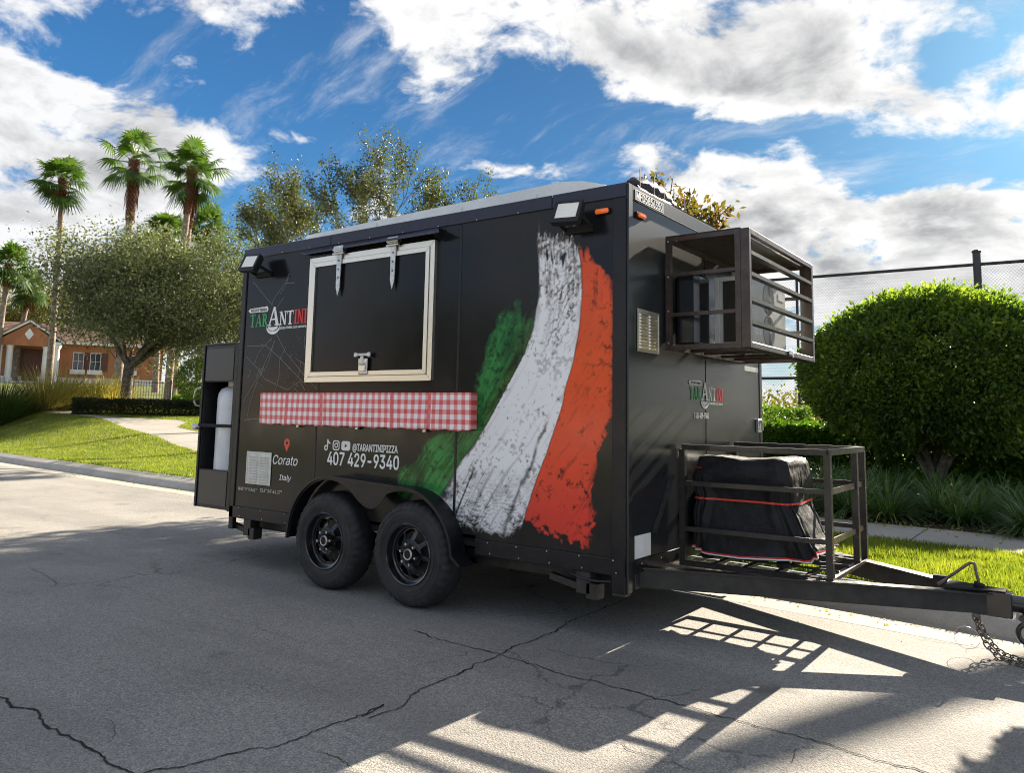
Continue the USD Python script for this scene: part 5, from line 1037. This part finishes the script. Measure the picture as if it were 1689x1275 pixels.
# --- iron fence in front of the house
def pick(s): return np.array([-33.6, 14.9])+s*np.array([.47, .883])
o = thing('iron_fence', 'low black iron picket fence in front of the orange house', 'fence')
pz = lambda s: gz(*pick(s))
for s in np.arange(0, 6.6, 1.6): p = pick(s); obj('fence_post', box(p[0]-.035, p[0]+.035, p[1]-.035, p[1]+.035, pz(s)-.05, pz(s)+1.12), MT['fence'], o)
for z in (.16, .98): obj('fence_rail', cat(*[bar((*pick(s), pz(s)+z), (*pick(s+1.6), pz(s+1.6)+z), .03) for s in np.arange(0, 6.3, 1.6)]), MT['fence'], o)
obj('pickets', cat(*[bar((*pick(s), pz(s)+.05), (*pick(s), pz(s)+1.05), .018) for s in np.arange(.1, 6.4, .115)]), MT['fence'], o, kind='stuff')
# --- house
def house(label, base, d, s0, s1, porch, wins, group=None, skin='stucco'):
    """Facade along direction d; s to the right, n outwards, z up."""
    d = np.array(d)/np.linalg.norm(d); o = thing('house', label, 'house', base, math.atan2(d[1], d[0]), group)   # local x = right along the facade, local -y = outwards
    W2 = 2.72
    obj('wall', box(s0, s1, 0, 9, -1, W2), MT[skin], o); obj('wall_base', box(s0-.03, s1+.03, -.03, 9.02, -1, .42), MT['whitewall'], o)
    obj('fascia', box(s0-.45, s1+.45, -.45, 9.4, W2, W2+.20), MT['whitewall'], o)
    V, F = _hull([(s0-.5, -.5, W2+.19), (s1+.5, -.5, W2+.19), (s0-.5, 9.5, W2+.19), (s1+.5, 9.5, W2+.19), (s0+3.6, 4.5, W2+1.75), (s1-3.6, 4.5, W2+1.75)]); rf = obj('roof', trimesh.Trimesh(V, F, process=False), MT['shingle'], o)
    for k, z in enumerate(np.arange(.12, 1.5, .13)):
        f = z/1.56; obj('shingle_course', bar((s0-.5+4.1*f, -.5+5*f-.03, W2+.19+z), (s1+.5-4.1*f, -.5+5*f-.03, W2+.19+z), .16, .03, (0, -.3, .95)), MT['shingle'], rf)
    if porch:
        p0, p1 = porch; pm = (p0+p1)/2; hw = (p1-p0)/2
        obj('porch_void', box(pm-.55, pm+.9, -.02, .0, .0, 2.3), MT['shutter'], o)
        dd = obj('front_door', box(pm-.40, pm+.5, -.06, -.021, .12, 2.15), MT['shutter'], o); obj('door_handle', box(pm+.40, pm+.44, -.10, -.061, 1.0, 1.14), MT['steel'], dd)
        g = obj('gable', on_side(ext(Polygon([(p0+.25, W2-.35), (p1-.25, W2-.35), (p1-.25, W2+.1), (pm, W2+1.15), (p0+.25, W2+.1)]), .25), -1.6), MT['stucco'], o)
        obj('gable_medallion', on_side(ext(Polygon([(pm, W2+.12), (pm+.2, W2+.42), (pm, W2+.74), (pm-.2, W2+.42)]).buffer(.05), .04), -1.851), MT['whitewall'], g)
        for s in (-1, 1): obj('gable_moulding', bar((pm+s*(hw+.3), -1.84, W2-.03), (pm, -1.84, W2+1.33), .14, .17), MT['whitewall'], g)
        for s in (-1, 1):
            e_ = pm+s*(hw+.4); P = [(e_, -1.95, W2-.06), (pm, -1.95, W2+1.40), (e_, 3, W2-.06), (pm, 3, W2+1.40)]; P += [(x, y, z+.07) for x, y, z in P]
            V, F = _hull(P); obj('gable_roof', trimesh.Trimesh(V, F, process=False), MT['shingle'], g)
        obj('porch_beam', cat(box(p0-.1, p0+.9, -1.84, -.46, W2-.22, W2-.01), box(p1-.9, p1+.1, -1.84, -.46, W2-.22, W2-.01)), MT['whitewall'], g)
        for s in (p0+.15, p0+.75, p1-.75, p1-.15): c = obj('column', lathe([(.26, -.8), (.26, .25), (.20, .3), (.185, 2.2), (.22, 2.3), (.25, 2.34), (.25, 2.48)], 20).apply_translation([s, -1.6, 0]), MT['whitewall'], o, 40)
        obj('porch_step', box(p0-.2, p1+.2, -1.95, -.03, -.9, .02), MT['whitewall'], o)
    for s, w, z0, z1, sh in wins:
        f = obj('window', cat(box(s-w/2-.035, s-w/2, -.07, -.001, z0, z1), box(s+w/2, s+w/2+.035, -.07, -.001, z0, z1), box(s-w/2-.035, s+w/2+.035, -.07, -.001, z1, z1+.05), box(s-.012, s+.012, -.05, -.02, z0, z1), box(s-w/2, s+w/2, -.048, -.022, (z0+z1)/2-.012, (z0+z1)/2+.012)), MT['whitewall'], o)
        obj('pane', box(s-w/2, s+w/2, -.02, -.002, z0, z1), MT['glass'], f); obj('sill', box(s-w/2-.16, s+w/2+.16, -.14, -.001, z0-.32, z0-.001), MT['whitewall'], f)
        if sh:
            for e in sh: obj('shutter', box(s+e*(w/2+.28)-.19, s+e*(w/2+.28)+.19, -.06, -.002, z0-.05, z1+.06), MT['shutter'], f)
    return o
hb = np.array([-54.47, 20.93, 2.9])
house('low orange stucco house with a white columned gable porch at far left', hb, (.458, .889), -9.5, 6.3, (-3.7, -.15), [(-4.9, .62, 1.0, 2.15, (1,)), (.95, .6, 1.0, 2.15, (1,)), (2.0, .6, 1.0, 2.15, (-1, 1)), (4.1, .8, 1.05, 2.1, ())])
# the far side of the street, behind the photographer: it shows in the gloss of the panels
house('tan house across the street with a sunlit front', (-22, -25, .3), (-1, .06), -2.0, 16, None, [(1.2, 1.2, .9, 2.2, (-1, 1)), (5.0, 1.2, .9, 2.2, (-1, 1)), (9.0, 1.2, .9, 2.2, (-1, 1))], None, 'tan')
house('long tan house across the street beside the shorter one', (-4, -26, .3), (-1, .03), -2.0, 15, None, [(1.2, 1.2, .9, 2.2, (-1, 1)), (6.0, 1.2, .9, 2.2, (-1, 1)), (10.5, 1.2, .9, 2.2, (-1, 1))], None, 'tan')
for k, (x, y) in enumerate(((-1.5, -21), (22, -21), (-21.5, -23), (9, -30))):
    copy_of(oak, 'oak_tree', (x, y, .1), k*1.7, ('oak across the street between the two tan houses', 'oak alone on the far verge right of both tan houses', 'oak left of the shorter tan house across the street', 'oak farthest back behind the far verge')[k], 'tree', 'oaks across the street', .9)
# --- far trees beyond the fence
r = np.random.default_rng(91); Q = []
for k in range(60):
    a = r.uniform(-25, 12); rr = r.uniform(62, 85); x, y = 2.2+rr*math.sin(math.radians(a)), -4.2+rr*math.cos(math.radians(a)); Q.append(np.array([x, y, gz(x, y)+r.uniform(.5, 2.6)])+r.normal(size=(260, 3))*[2.2, 2.2, .8])
m, q = leaf_mesh(np.vstack(Q), .42, .24, r); obj('far_shrubs', m, MT['farleaf'], None, rnd=q, label='low distant shrubbery beyond the wire fence', cat='shrubs', kind='stuff')

# litter and grit along the gutter
r = np.random.default_rng(95); q = np.c_[r.uniform(-14, 3, 420), np.zeros(420), np.full(420, .008)]; q[:, 1] = K(q[:, 0])-.05-r.exponential(.16, 420)
m, qq = leaf_mesh(q, .028, .014, r, np.c_[r.normal(size=(420, 2)), r.normal(0, .15, 420)]); obj('gutter_litter', m, MT['gold'], None, rnd=qq, label='dry leaf litter and grit lying along the gutter', cat='leaf litter', kind='stuff')
